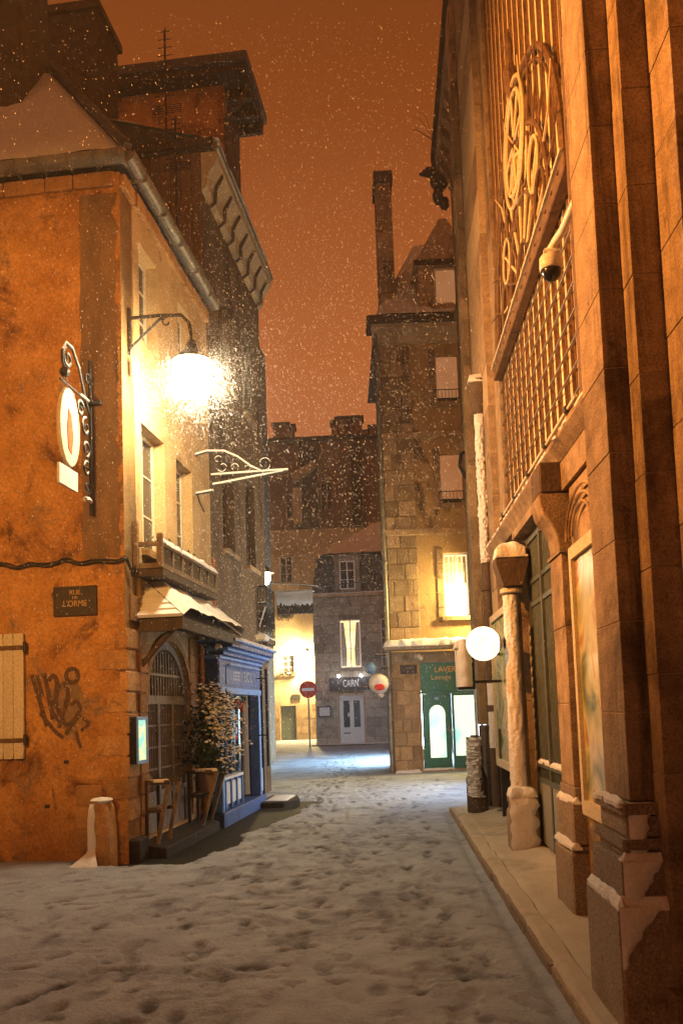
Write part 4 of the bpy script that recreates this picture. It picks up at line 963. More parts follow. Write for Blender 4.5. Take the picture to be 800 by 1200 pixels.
masonry(V_, M['house_stone'], 'x', 1.26, 1.43, 3.7, 5.6, -.02, .1, .42, .3); masonry(V_, M['house_stone'], 'x', 1.28, 1.45, 6.6, 8.2, -.02, .1, .40, .3); masonry(V_, M['house_stone'], 'x', 1.28, 1.45, 9.3, 10.8, -.02, .1, .40, .3)
for z in (5.95, 8.45): MB().box(X0-.03, X1, -.07, -.002, z, z+.16).build('string_course', M['house_stone'], V_, bevel=.015)
for h in (w_lit, w_2, w_3)+tuple(r2): MB().box(h[0]-.10, h[1]+.10, -.09, -.003, h[2]-.12, h[2]-.004).build('sill', M['house_stone'], V_, bevel=.01)
def front_window(parent, h, pane, frame_m=None, y=.18, bars=(2, 4), nm='window', back=None):
    frame_m = frame_m or M['white']; x0_, x1_, z0_, z1_ = h
    f = MB().wall('x', x0_, x1_, z0_, z1_, y, y+.05, [(x0_+.05, x1_-.05, z0_+.05, z1_-.05)])
    for i in range(1, bars[0]): c = x0_+(x1_-x0_)*i/bars[0]; f.box(c-.025, c+.025, y+.004, y+.046, z0_+.051, z1_-.051)
    for i in range(1, bars[1]): c = z0_+(z1_-z0_)*i/bars[1]; f.box(x0_+.051, x1_-.051, y+.01, y+.04, c-.012, c+.012)
    o = f.build(nm, frame_m, parent)
    MB().box(x0_+.045, x1_-.045, y+.022, y+.028, z0_+.045, z1_-.045).build('pane', pane, o)
    if back: MB().box(x0_+.02, x1_-.02, y+.1, y+.13, z0_+.02, z1_-.02).build('interior', back, o)
    return o
wl = front_window(V_, w_lit, M['white_window'], M['white'], .12, (2, 6))
lace = MB()
for i in range(5): lace.box(w_lit[0]+.06+i*.11, w_lit[0]+.15+i*.11, .135, .14, 4.7, 5.4)
lace.build('lace_curtain', M['curtain'], wl)
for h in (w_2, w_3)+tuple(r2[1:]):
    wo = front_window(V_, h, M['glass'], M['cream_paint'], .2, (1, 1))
    MB().box(h[0]+.03, h[1]-.03, .12, .14, h[2]+.15, h[3]-.02).build('sky_reflection_sheet', M['sky_reflection'], wo)  # glowing sheet that paints the sky reflection
for h in (w_2, w_3):
    br = MB()
    for z in (.05, .28): br.tube([(h[0]-.06, -.12, h[2]+z), (h[1]+.06, -.12, h[2]+z)], .012, 5)
    for i in range(9): x = h[0]-.06+(h[1]-h[0]+.12)*i/8; br.tube([(x, -.12, h[2]+.05), (x, -.12, h[2]+.28)], .008, 4)
    br.tube([(h[0]-.06, -.12, h[2]+.28), (h[0]-.06, 0, h[2]+.28)], .01, 4); br.tube([(h[1]+.06, -.12, h[2]+.28), (h[1]+.06, 0, h[2]+.28)], .01, 4)
    br.build('window_guard', M['iron'], V_)
front_window(V_, r2[0], M['glass'], M['white'], .18)
# cornice, gutter, roof
MB().prism([(-.02, 10.95), (-.06, 11.0), (-.10, 11.15), (-.24, 11.3), (-.24, 11.42), (-.002, 11.42)], 'x', X0-.18, X1).build('cornice', M['pale_plaster'], V_)
MB().box(X0-.30, X1, -.36, .5, 11.425, 11.62).build('gutter', M['dark_stone'], V_, bevel=.03)
MB().add([(X0-.1, -.2, 11.62), (X1, -.2, 11.62), (X1, 6, 11.62), (X0-.1, 6, 11.62), (X0+1.25, 2.6, 15.0), (X1, 2.6, 15.0), (X1, 3.2, 15), (X0+1.25, 3.2, 15)], [[0, 1, 5, 4], [0, 4, 7, 3], [2, 3, 7, 6], [4, 5, 6, 7], [0, 3, 2, 1], [1, 2, 6, 5]]).build('roof', M['slate'], V_)
roof_snow(V_, (X0-.08, -.2, 11.64), (X1, -.2, 11.64), (X1, 2.6, 15.02), (X0+1.25, 2.6, 15.02), .06, 50, 26, seed=7)
dm = MB(); dm.box(1.10, 2.5, -.05, 1.6, 11.7, 13.0); dm.prism([(.98, 13.0), (2.62, 13.0), (1.9, 14.25), (1.7, 14.25)], 'y', -.12, 2.2)
dmo = dm.build('dormer', M['house_stone'], V_)
front_window(dmo, (1.5, 2.1, 11.95, 12.92), M['sky_reflection'], M['cream_paint'], -.09, (1, 1), 'dormer_window')
MB().box(1.0, 2.6, -.16, -.051, 13.003, 13.14).build('dormer_cornice', M['dark_stone'], dmo)
MB().box(1.44, 2.16, -.14, -.052, 11.82, 11.94).build('dormer_sill', M['house_stone'], dmo)
cm = MB().box(.12, .52, .3, 1.2, 11.5, 15.55).build('chimney', M['house_stone'], V_)
MB().box(.07, .57, .24, 1.26, 15.551, 15.85).build('chimney_cap', M['dark_stone'], cm)
MB().lathe([(.1, 0), (.08, .1), (.09, .22)], (.3, .7, 15.851), 10).build('chimney_pot', M['terracotta'], cm)
for i in range(7): piece('chimney_course', M['house_stone'], cm, .11, .53, .285, .6, 12.1+i*.42, 12.1+i*.42+.40, .04)
# downpipe at the left edge
dpm = MB().tube([(-.06, -.10, 11.4), (-.06, -.10, 8), (-.05, -.10, 4), (-.05, -.10, .05)], .06, 10)
for z in (1.2, 3.0, 5.2, 7.4, 9.6): dpm.lathe([(.061, 0), (.075, .01), (.075, .07), (.061, .08)], (-.055, -.10, z), 10)
dpm.build('downpipe', M['zinc'], V_, smooth=True)
# ground floor: lintel board, green laundry front
MB().box(X0+.02, 3.2, -.05, .35, 2.71, 2.98).build('lintel', M['grey_stone'], V_)
G_ = thing('laundry_shopfront', 'dark green laundry shopfront with glowing arched door and window', 'shop', LV)
MB().box(.745, 3.19, .02, .10, 2.0, 2.70).build('fascia', M['green'], G_, bevel=.006)
MB().box(.745, 3.19, -.01, .10, 1.925, 1.998).build('transom', M['green'], G_, bevel=.01)
text('lettering', 'LAVERIE', .20, M['letter_gold'], G_, (1.10, .017, 2.52), rot_f, .95, .003, 'LEFT')
text('lettering', 'Lavage', .17, M['letter_cream'], G_, (1.0, .017, 2.33), rot_f, 1.15, .003, 'LEFT')
dpo = (.86, 1.40)
hd = [(dpo[0], .30)]+[(.5*(dpo[0]+dpo[1])-.27*math.cos(math.pi*i/12)*(1 if True else 1), 1.52+.24*math.sin(math.pi*i/12)) for i in range(13)]+[(dpo[1], .30)]
cxm = .5*(dpo[0]+dpo[1]); gw = .20
gls = [(cxm-gw, .33)]+[(cxm-gw*math.cos(math.pi*i/12), 1.42+.22*math.sin(math.pi*i/12)) for i in range(13)]+[(cxm+gw, .33)]
dg_ = MB(); xl, xr, zb_, zt_ = .76, 1.46, .06, 1.92
dg_.box(xl, cxm-gw, .03, .08, zb_, zt_); dg_.box(cxm+gw, xr, .03, .08, zb_, zt_); dg_.box(cxm-gw, cxm+gw, .03, .08, zb_, .33)
top = [(cxm-gw*math.cos(math.pi*i/12), 1.42+.22*math.sin(math.pi*i/12)) for i in range(13)]
for i in range(12): dg_.prism([top[i], top[i+1], (top[i+1][0], zt_), (top[i][0], zt_)], 'y', .03, .08)
dgo = dg_.build('door', M['green'], G_)
MB().prism(gls, 'y', .06, .066).build('pane', M['laundry_light'], dgo)
MB().box(cxm-.17, cxm+.17, .012, .028, .12, .26).build('kick_panel', M['green'], dgo, bevel=.01)
MB().tube([(xr-.05, .02, .95), (xr-.05, -.03, .97), (xr-.05, -.03, 1.12), (xr-.05, .02, 1.14)], .014, 6).build('handle', M['zinc'], dgo)
MB().box(cxm-.06, cxm+.06, .02, .029, 1.76, 1.84).build('house_number_plate', M['blue_pale'], dgo)
text('house_number', '23', .07, M['letter_white'], dgo, (cxm, .018, 1.80), rot_f, 1, .001)
wf = MB().wall('x', 1.50, 3.1, .06, 1.92, .03, .09, [(1.56, 2.26, .36, 1.86), (2.36, 3.02, .36, 1.86)]).build('window_frame', M['green'], G_)
for a, b_ in ((1.56, 2.26), (2.36, 3.02)): MB().box(a-.005, b_+.005, .062, .068, .355, 1.865).build('pane', M['laundry_light'], wf)
for z in (.12, .22): piece('panel_rail', M['green'], wf, 1.58, 3.0, .015, .029, z, z+.06, .1)
piece('threshold', M['grey_stone'], G_, .70, 3.2, -.12, .10, -.05, .055, .05)
snow_pad(G_, .72, 1.5, -.12, .0, .056, .03)
snow_pad(V_, .02, .68, -.22, -.05, .01, .05, 'snow_drift')
# snowy slab canopy
cw = thing('laundry_canopy', 'thin slab canopy with thick snow above the green laundry', 'canopy', LV)
MB().box(-.16, 3.3, -.52, -.075, 3.02, 3.12).build('slab', M['grey_stone'], cw, bevel=.01)
snow_pad(cw, -.16, 3.3, -.54, -.06, 3.121, .15, step=.06, jag=.05)
sp_l = local_thing('spot_lamp', 'small white spot lamp fixed under the laundry canopy', 'spot lamp', LV, .64, -.12, 2.86)
MB().tube([(0, .07, .0), (.06, -.04, .02), (.12, -.14, -.06)], [.05, .06, .055], 10).build('housing', M['plastic'], sp_l, smooth=True)
MB().tube([(0, .07, 0), (0, .07, .16)], .015, 6).build('stem', M['plastic'], sp_l)
nb = thing('wall_notice', 'small dark notice board on the stone pier left of the laundry', 'sign', LV)
MB().box(.24, .66, -.095, -.052, 2.44, 2.66).build('board', M['sign_brown'], nb, bevel=.01)
text('lettering', '-----', .10, M['letter_cream'], nb, (.45, -.097, 2.58), rot_f, 1, .001)
# assumed lamp on the laundry facade, unseen past the market hall's corner
fl_ = local_thing('assumed_facade_lamp', 'assumed unseen warm wall lamp on the laundry house beside the lit window', 'wall lamp', LV, 2.55, -.02, 4.55)
MB().box(-.05, .05, -.06, .02, -.25, .1).build('back_plate', M['iron'], fl_)
MB().tube([(0, -.05, .05), (0, -.3, .12), (0, -.42, .02)], .018, 6).build('arm', M['iron'], fl_)
MB().lathe([(.01, .12), (.16, 0), (.165, -.01), (.01, .02)], (0, -.42, -.02), 14).build('shade', M['iron'], fl_)
MB().ball((0, -.42, -.13), .10, 12).build('bulb', M['lamp_assumed_facade'], fl_, smooth=True)
# paper lanterns hanging off the canopy end
for nm_, lb_, u, v, r_, c_ in (('paper_lantern', 'round blue paper lantern hanging by the laundry downpipe', 434, 783, .15, M['lantern_blue']), ('paper_lantern', 'white and red balloon-like lantern below the blue one', 444, 801, .255, M['lantern_white'])):
    p = LV.front(u, v, -.5); a = local_thing(nm_, lb_, 'lantern', LV, p.x, -.5, p.z, 'lanterns at the laundry corner')
    MB().ball((0, 0, 0), r_, 16, (1, 1, .98)).build('shell', c_, a, smooth=True)
    MB().tube([(0, 0, r_), (.02, .0, r_+.1), (.28, .0, r_+.12)], .008, 5).build('hanger', M['iron'], a)
    if r_ > .25:
        sp_ = MB(); 
        for i in range(5): pass
        sp_.lathe([(.02, -.0), (r_*.42, .02), (r_*.5, .08), (r_*.35, .14), (.02, .16)], (0, 0, 0), 16); so = sp_.build('red_spot', M['red'], a, smooth=True); so.rotation_euler = (R(78), 0, 0); so.location = (0, -r_*.80, -.10); so.scale = (1, .7, .5)
        MB().lathe([(.06, 0), (.08, -.05), (.03, -.1)], (.04, 0, -r_+.01), 10).build('neck', M['lantern_white'], a)

# ================================================================== stone house with the white door across the square
K = thing('stone_house', 'grey stone house with white double door and lit upper window across the square', 'house', CN)
def C(u, v): p = CN.front(u, v, 0); return p.x, p.z
kd = (1.06, 2.16, -.1, 2.24); kw = (1.18, 2.14, 3.48, 5.68); kw2 = (3.05, 3.9, 3.48, 5.68); ksign = (.66, 2.62, 2.46, 3.06)
KX1 = 5.2; KZ = 6.75
MB().wall('x', 0, KX1, -.3, KZ, 0, .4, [kd, kw, kw2]).build('front_wall', M['joint'], K)
masonry(K, M['grey_stone'], 'x', -.03, 4.4, -.05, KZ-.02, -.035, .06, .42, .72, [kd, kw, kw2], proud=.02, joint=.02)
MB().wall('y', .402, 9, -.3, KZ, 0, .35, []).build('side_wall', M['grey_stone'], K)
MB().box(-.12, KX1, -.14, .3, KZ+.002, KZ+.16).build('cornice', M['house_stone'], K)
snow_pad(K, -.12, KX1, -.15, .05, KZ+.162, .05, step=.12)
mz = KZ+.16; mt_ = 8.75
MB().add([(-.1, -.05, mz), (KX1, -.05, mz), (KX1, 6, mz), (-.1, 6, mz), (.35, .55, mt_), (KX1, .55, mt_), (KX1, 5.4, mt_), (.35, 5.4, mt_)], [[0, 1, 5, 4], [0, 4, 7, 3], [2, 3, 7, 6], [4, 5, 6, 7], [1, 2, 6, 5]]).build('mansard', M['slate'], K)
for r_i in range(7):
    for c_i in range(14):
        x = .12+c_i*.22+(.11 if r_i % 2 else 0)+.02*r_i
        if 1.0 < x+.1 < 2.2: continue
        z = mz+.06+r_i*.24; o = piece('slate', M['slate'], K, -.1, .1, -.012, .012, -.13, .13, .05); o.location = (x, -.05+.6*(z-mz)/(mt_-mz)-.03, z+.1); o.rotation_euler = (R(-14), 0, 0)
for xx in (.28, 2.45):
    snw_ = MB()
    for i in range(40): snw_.ball((xx+random.uniform(0, .5), -.04+.3*random.random(), 0), .001, 4)
    rows = MB()
    for r_i in range(8):
        z = mz+.10+r_i*.22
        for c_i in range(5): rows.ball((xx+.1*c_i+random.uniform(-.02, .02), -.075+.6*(z-mz)/(mt_-mz), z), .036, 6, (1.2, .5, .45))
    rows.build('snow_clump', M['snow'], K, smooth=True)
kdm = MB(); kdm.box(1.05, 2.2, -.16, .6, mz+.0, 8.55); kdm.box(.98, 2.27, -.22, .6, 8.551, 8.66)
kdo = kdm.build('dormer', M['grey_stone'], K)
front_window(kdo, (1.28, 1.98, mz+.15, 8.36), M['glass'], M['white'], -.20, (2, 3), 'dormer_window', M['curtain'])
roof_snow(K, (-.1+.4, .45, mt_+.01), (KX1, .45, mt_+.01), (KX1, 2.6, 10.6), (2.9, 2.6, 10.6), .10, 30, 14, seed=9)
MB().add([(.3, .4, mt_), (KX1, .4, mt_), (KX1, 5.4, mt_), (.3, 5.4, mt_), (2.9, 2.6, 10.58), (KX1, 2.6, 10.58)], [[0, 1, 5, 4], [0, 4, 3], [2, 3, 4, 5], [1, 2, 5], [0, 3, 2, 1]]).build('roof', M['slate'], K)
roof_snow(K, (.3, .42, mt_+.01), (.3, 5.3, mt_+.01), (2.9, 2.7, 10.6), (2.9, 2.55, 10.6), .08, 12, 12, seed=3)
front_window(K, kw, M['warm_window'], M['white'], .02, (2, 5)).name = 'window'
for sg_ in (0, 1):
    dr_ = []
    for j in range(9):
        t = j/8; wv = .30-.16*t if t > .35 else .30-.16*.35-.05*(.35-t); dr_.append(wv)
    xa = kw[0]+.06 if sg_ == 0 else kw[1]-.06; q_ = [(xa, 3.56)]+[(xa+(w_q if sg_ == 0 else -w_q), 3.56+2.0*j/8) for j, w_q in enumerate(dr_)]+[(xa, 5.56)]
    MB().prism(q_, 'y', .036, .0405).build('drape', M['curtain'], K)
front_window(K, kw2, M['glass'], M['white'], .1, (2, 5))
dO = MB().box(kd[0], kd[1], .10, .14, -.05, kd[3]).build('door', M['white'], K)
dl = MB().wall('x', kd[0], kd[1], -.04, kd[3], .06, .098, [(kd[0]+.17, kd[0]+.46, .80, 2.0), (kd[1]-.46, kd[1]-.17, .80, 2.0), (kd[0]+.545, kd[0]+.555, 0, 2.2), (kd[0]+.15, kd[0]+.46, .1, .62), (kd[1]-.46, kd[1]-.15, .1, .62)]).build('door_leaf', M['white'], dO)
for a in (kd[0]+.17, kd[1]-.46): MB().box(a-.003, a+.293, .082, .088, .797, 2.003).build('pane', M['glass'], dO)
MB().box(kd[0]+.36, kd[0]+.45, .078, .0815, 1.28, 1.46).build('door_notice', M['paper'], dO)
MB().tube([(kd[0]+.62, .055, .98), (kd[0]+.62, .02, .98), (kd[0]+.70, .02, .98)], .018, 6).build('door_handle', M['zinc'], dO)
MB().box(kd[0]+.17, kd[0]+.46, .05, .059, .52, .56).build('letter_slot', M['black'], dO)
fr_ = MB().wall('x', kd[0]-.10, kd[1]+.10, -.05, kd[3]+.10, -.06, -.004, [(kd[0], kd[1], -.06, kd[3])]).build('door_frame', M['house_stone'], K)
ks = thing('house_sign', 'long dark brown sign with white letters above the white double door', 'sign', CN)
MB().box(ksign[0], ksign[1], -.12, -.06, ksign[2], ksign[3]).build('board', M['sign_brown'], ks, bevel=.01)
text('lettering', 'CAIRN', .46, M['letter_white'], ks, (1.62, -.123, 2.76), rot_f, .52, .004)
text('lettering', '.:', .40, M['letter_gold'], ks, (1.06, -.123, 2.74), rot_f, 1, .004)
MB().lathe([(.02, 0), (.10, 0), (.10, .01), (.02, .01)], (0, 0, 0), 12).build('badge', M['letter_white'], ks); bo = ks.children[-1]; bo.location = (2.28, -.123, 2.70); bo.rotation_euler = (R(90), 0, 0)
for x in (1.1, 2.1):
    MB().tube([(x, -.10, 3.07), (x, -.3, 3.2), (x, -.42, 3.14)], .015, 5).build('sign_lamp_arm', M['iron'], ks); MB().ball((x, -.42, 3.1), .06, 8).build('sign_lamp', M['sign_spot'], ks)
mb_ = thing('menu_case', 'small framed menu case on the stone wall left of the white door', 'menu box', CN)
MB().wall('x', .08, .70, 1.28, 1.80, -.12, -.06, [(.15, .63, 1.35, 1.73)]).build('frame', M['sign_brown'], mb_); MB().box(.15, .63, -.09, -.075, 1.35, 1.73).build('sheet', M['paper'], mb_)
kst = thing('doorstep', 'long low stone step along the foot of the grey stone house', 'step', CN)
MB().box(-.2, 4.6, -.5, -.06, -.2, .06).build('slab', M['dark_stone'], kst, bevel=.02); snow_pad(kst, -.15, 4.6, -.42, -.07, .061, .04, step=.12)
lp_ = local_thing('bracket_sign', 'thin snow-topped bracket on the grey stone house right of the lit window', 'sign bracket', CN, 2.75, -.06, 4.0)
MB().tube([(0, 0, 0), (.02, -.7, 0)], .03, 6).build('bar', M['iron'], lp_); snow_pad(lp_, -.05, .6, -.25, -.05, .02, .05); MB().box(-.03, .6, -.25, -.04, -.02, .018).build('shelf', M['iron'], lp_)

# ================================================================== pale lane house, lamp, no-entry sign
N_ = thing('lane_house', 'pale plastered house at the end of the lane lit by a lamp', 'house', LN)
lwin = [(1.12, 1.80, 3.75, 4.80), (1.15, 1.85, 8.9, 10.4), (-.2, .65, 9.7, 11.4), (-.1, .5, 4.7, 6.2), (1.1, 1.7, 6.9, 7.9), (3.9, 4.6, 8.9, 10.4), (-1.9, -1.2, 4.2, 5.8), (-1.9, -1.2, 8.4, 10)]
lw_up = [(-.3, .5, 13.0, 14.6), (1.6, 2.3, 12.6, 14.0), (3.6, 4.3, 13, 14.6)]
ldoor = (.95, 1.82, -.1, 1.92)
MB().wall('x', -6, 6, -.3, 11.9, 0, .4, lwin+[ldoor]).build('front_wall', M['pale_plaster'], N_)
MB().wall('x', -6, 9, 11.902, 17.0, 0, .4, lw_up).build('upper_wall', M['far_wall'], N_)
for h in lwin:
    front_window(N_, h, M['glass'], M['white'], .14, (2, 3)); MB().box(h[0]-.1, h[1]+.1, -.12, -.003, h[2]-.14, h[2]-.004).build('sill', M['house_stone'], N_)
for h in lwin[:1]+lwin[4:5]:
    fl2 = MB()
    for i in range(60): 
        x = random.uniform(h[0]-.1, h[1]+.1); z = h[2]+random.uniform(-.15, .2); a = random.uniform(0, 6); fl2.add([(x, -.1-.1*random.random(), z), (x+.12*math.cos(a), -.2, z+.12*math.sin(a)), (x+.06*math.cos(a+1.2), -.15, z+.12*math.sin(a+1.2))], [[0, 1, 2]])
    fl2.build('window_plants', M['tree_dark'], N_)
masonry(N_, M['house_stone'], 'x', .3, 3.2, -.05, 2.0, -.03, .05, .45, .8, [(ldoor[0]-.01, ldoor[1]+.01, -.1, ldoor[3]+.02)], proud=.02)
MB().box(ldoor[0], ldoor[1], .15, .2, -.1, ldoor[3]).build('door', M['gate_green'], N_)
MB().box(1.6, 2.1, -.05, -.004, 2.25, 2.55).build('wall_vent', M['iron'], N_); MB().box(.1, .5, -.05, -.004, 2.1, 2.5).build('wall_vent', M['iron'], N_)
for h in lw_up: front_window(N_, h, M['glass'], M['pale_plaster'], .14, (2, 3))
for a_, b_ in ((2.6, 3.5), (5.4, 6.0)): MB().box(a_, b_, -.35, -.003, 11.95, 16.9).build('chimney_breast', M['dark_stone'], N_)
MB().prism([(2.0, 14.9), (3.4, 15.6), (3.5, 15.3), (2.1, 14.5)], 'y', -1.0, -.36).build('lean_to_roof', M['house_stone'], N_)
MB().box(2.05, 2.5, -.5, -.004, 12.2, 14.2).build('oriel', M['pale_plaster'], N_)
for x_, w__, h_ in ((.9, .9, 1.1), (4.6, 1.5, 1.3), (6.5, .5, .7)):
    c_o = MB().box(x_, x_+w__, .8, 1.8, 17.2, 17.2+h_).build('chimney', M['far_wall'], N_); MB().box(x_-.1, x_+w__+.1, .7, 1.9, 17.201+h_, 17.35+h_).build('chimney_cap', M['dark_stone'], c_o)
MB().box(-6, 9, -.3, 5, 17.001, 17.2).build('eaves', M['dark_stone'], N_)
snow_pad(N_, -6, 9, -.25, 5, 17.201, .08, step=.5)
p = LN.front(357, 768, -.55)
ll = wall_bracket_lamp('street_lamp', 'glowing yellow lamp on scrolled bracket in the lane behind the grey stone house', LN, p.x+.95, -.55, p.z+.65, .8, M['lamp_lane'], .24, drop=.75); ll.rotation_euler = (0, 0, R(180)+LN.rz)
MB().box(.0, .6, -.1, .1, -.8, .3)
lp2 = MB().box(-.02, .08, -.08, .08, -p.z-.5, .6).build('post', M['iron'], ll)
# lamp peeking out behind the brown house
wall_bracket_lamp('street_lamp', 'white lamp half hidden behind the far edge of the brown house', LH, -.20, 8.02, 4.85, .6, M['lamp_side'], .15, drop=.45).rotation_euler = (0, 0, R(90)+LH.rz)
# no-entry sign
gx = CN.front(361, 808, -1.0); ne = local_thing('no_entry_sign', 'round red no entry sign with white bar on a post in the lane', 'road sign', CN, gx.x, -1.0, 0)
MB().tube([(0, .04, -.1), (0, .04, gx.z+.3)], .035, 8).build('post', M['zinc'], ne)
d_ = MB().lathe([(.005, 0), (.39, 0), (.39, .02), (.005, .02)], (0, 0, 0), 28).build('disc', M['red'], ne); d_.location = (0, 0, gx.z); d_.rotation_euler = (R(90), 0, 0)
MB().box(-.27, .27, -.026, -.021, gx.z-.065, gx.z+.065).build('white_bar', M['letter_white'], ne)
# shop sign hanging from a wire across the lane
sg = thing('lane_hanging_sign', 'snow-plastered rectangular sign board hanging from a rod across the lane', 'sign', None, None, (0, 25, 0))
MB().box(-1.86, -.80, -.05, .05, 4.46, 5.12).build('board', M['sign_brown'], sg, bevel=.01)
MB().tube([(-2.75, 0, 5.42), (-1.9, 0, 5.40), (-.62, 0, 5.24), (1.15, .0, 5.38), (1.9, .0, 5.46)], .012, 6).build('rod', M['iron'], sg)
for x in (-1.6, -1.0): MB().tube([(x, 0, 5.1), (x, 0, 5.33)], .008, 5).build('hanger', M['iron'], sg)
vs = []; fs = []
for j in range(13):
    for i in range(27):
        s_, t_ = i/26, j/12; x = -1.86+1.06*s_; lo = 4.72+.10*mnoise.noise(Vector((x*14, 0, 0)))+.08*mnoise.noise(Vector((x*40, 2, 0))); z = lo+(5.13-lo)*t_
        vs.append((x, -.052-.025*math.sin(math.pi*min(1, t_*1.2+.02))*(1+.4*mnoise.noise(Vector((x*8, z*8, 0)))), z))
for j in range(12):
    for i in range(26): a = j*27+i; fs.append([a, a+1, a+28, a+27])
MB().add(vs, fs).build('snow_crust', M['snow'], sg, smooth=True)
snow_pad(sg, -1.9, -.76, -.07, .06, 5.122, .05)
MB().tube([(-2.6, 0, 5.44), (-1.0, 0, 5.31), (-.62, 0, 5.27)], .016, 6).build('snow_line', M['snow'], sg)

# ================================================================== far dark block closing the view
Q = thing('far_block', 'large dark building closing the view behind the lane', 'building', FB)
fwin = [(a, a+.9, z, z+1.6) for z in (9.5, 13, 16.5) for a in (-2.5, .6, 3.3, 6.2, 8.6)]
MB().wall('x', -12, 14, -.3, 20.6, 0, .5, fwin).build('front_wall', M['far_wall'], Q)
for h in fwin: front_window(Q, h, M['glass'], M['pale_plaster'], .2, (2, 3))
for x, w_ in ((3.6, .5), (6.1, .6)): piece('buttress', M['far_wall'], Q, x, x+w_, -.5, -.002, 6, 20.3, .04)
MB().box(-12, 14, -.5, 6, 20.602, 20.9).build('eaves', M['dark_stone'], Q)
for x, w_, h_ in ((2.3, 1.0, 1.5), (6.0, 1.7, 1.7), (8.2, .5, .9)):
    c = MB().box(x, x+w_, 1, 2.2, 20.9, 20.9+h_).build('chimney', M['far_wall'], Q); MB().box(x-.1, x+w_+.1, .9, 2.3, 20.9+h_+.001, 21.05+h_).build('chimney_cap', M['dark_stone'], c)
snow_pad(Q, -12, 14, -.4, 6, 20.901, .1, step=.8)
pt = [(3.5, 17.6), (5.0, 18.0), (5.2, 17.5), (3.9, 16.9)]
MB().prism(pt, 'y', -1.4, -.05).build('lean_to_roof', M['house_stone'], Q)
MB().box(3.5, 4.3, -.8, -.004, 13.2, 16.4).build('oriel', M['pale_plaster'], Q)
# ================================================================== RIGHT: market hall with iron tracery window (local: x into the building, y into depth)
A = thing('market_hall', 'tall stone hall with stepped pilasters, iron gate and great traceried window', 'building', RB)
gate_h = (6.95, 9.15, .10, 3.40); win_h = (6.45, 10.9, 3.86, 13.5)
HW = MB().wall('y', -3, 13.6, -.3, 16.5, .05, .55, [gate_h, win_h])
# arch over the great window
n = 20; wc = (win_h[0]+win_h[1])/2; wr = (win_h[1]-win_h[0])/2; wz = 6.95
arc = [(wc-wr*math.cos(math.pi*i/n), wz+wr*math.sin(math.pi*i/n)) for i in range(n+1)]
for half in ():
    q = (half[0][0] if half[0][1] < half[-1][1] else half[-1][0], win_h[3]); HW.prism(half+[q], 'x', .053, .545)
HW.build('wall', M['sandstone'], A)
MB().box(.9, 1.0, -3, 13.6, -.3, 16.5).build('inner_wall', M['dark_stone'], A)
# ---- compound pilaster next to us: three stepped shafts of ashlar
def shaft(x_out, x_in, ya, yb, z0, z1, ch, mt_, off=0.0, jit=.004):
    z = z0
    k = 0
    MB().box(x_out+.008, x_in-.001, ya+.008, yb-.001, z0+.01, z1-.01).build('mortar_bed', M['mortar_light'], A)
    while z < z1-.02:
        h = min(ch*(1+.06*math.sin(k*2.3+off)), z1-z)
        piece('ashlar_block', mt_, A, x_out+random.uniform(0, jit), x_in, ya+random.uniform(0, jit), yb, z+.003, z+h-.003, .006); z += h; k += 1
shaft(-.45, -.16, 4.07, 4.52, 1.12, 9.0, .42, M['sandstone'], 0)
shaft(-.335, -.10, 3.90, 4.068, .30, 9.0, .47, M['sandstone'], 1.3)
shaft(-.20, .049, 3.60, 3.898, .20, 9.0, .44, M['sandstone'], 2.1)
shaft(-.08, .049, 2.4, 3.598, .12, 9.0, .46, M['sandstone'], .6)
shaft(-.30, .049, 4.522, 4.66, .30, 9.0, .45, M['sandstone'], 3.0)
MB().box(-.42, .048, 3.62, 4.50, 9.0, 16.4).build('upper_pilaster', M['sandstone'], A)
# moulded base and pedestal
def pedestal(xo, ya, yb, x_in, tiers, mt_):
    for (g, z0, z1) in tiers: piece('pedestal_block', mt_, A, xo-g, x_in, ya-g, yb+g, z0+.002, z1-.002, .035)
pedestal(-.455, 4.06, 4.53, -.12, ((.10, .0, .66), (.065, .66, .86), (.03, .86, .90), (.05, .90, .955), (.02, .955, 1.06), (.045, 1.06, 1.12)), M['granite'])
pedestal(-.34, 3.86, 4.02, -.08, ((.03, .0, .30),), M['granite'])
piece('pedestal_block', M['granite'], A, -.26, .049, 3.45, 3.83, .0, .75, .03)
# snow on the pedestal's ledges
snow_pad(A, -.555, -.50, 3.965, 4.62, .664, .03, step=.02); snow_pad(A, -.555, -.2, 3.962, 4.03, .664, .035, step=.02, seed=3)
snow_pad(A, -.52, -.28, 3.998, 4.06, .864, .03, step=.02, seed=4); snow_pad(A, -.505, -.46, 4.02, 4.56, 1.121, .02, step=.02, seed=6)
def ped_rows(y, z0, z1, xa, xb0, xb1, n_=12, seed=0):
    r_ = []
    for i in range(n_+1):
        t = i/n_; e = xb0+(xb1-xb0)*t**1.4+.02*mnoise.noise(Vector((t*7, seed, 0))); r_.append(((xa, y, z0+(z1-z0)*t), (max(e, xa+.01), y, z0+(z1-z0)*t)))
    return r_
wall_crust(A, ped_rows(3.957, .38, .655, -.553, -.535, -.36), (0, -1, 0), .012, 1)
wall_crust(A, ped_rows(3.992, .67, .855, -.517, -.43, -.33), (0, -1, 0), .014, 2)
wall_crust(A, ped_rows(4.03, .88, 1.12, -.47, -.40, -.36), (0, -1, 0), .012, 3)
# ---- poster bay between the pilaster and the thin pier
bay = MB().wall('y', 4.665, 6.22, .0, 3.18, -.17, .045, [(4.95, 6.15, .86, 2.66)]).build('bay_wall', M['sandstone'], A)
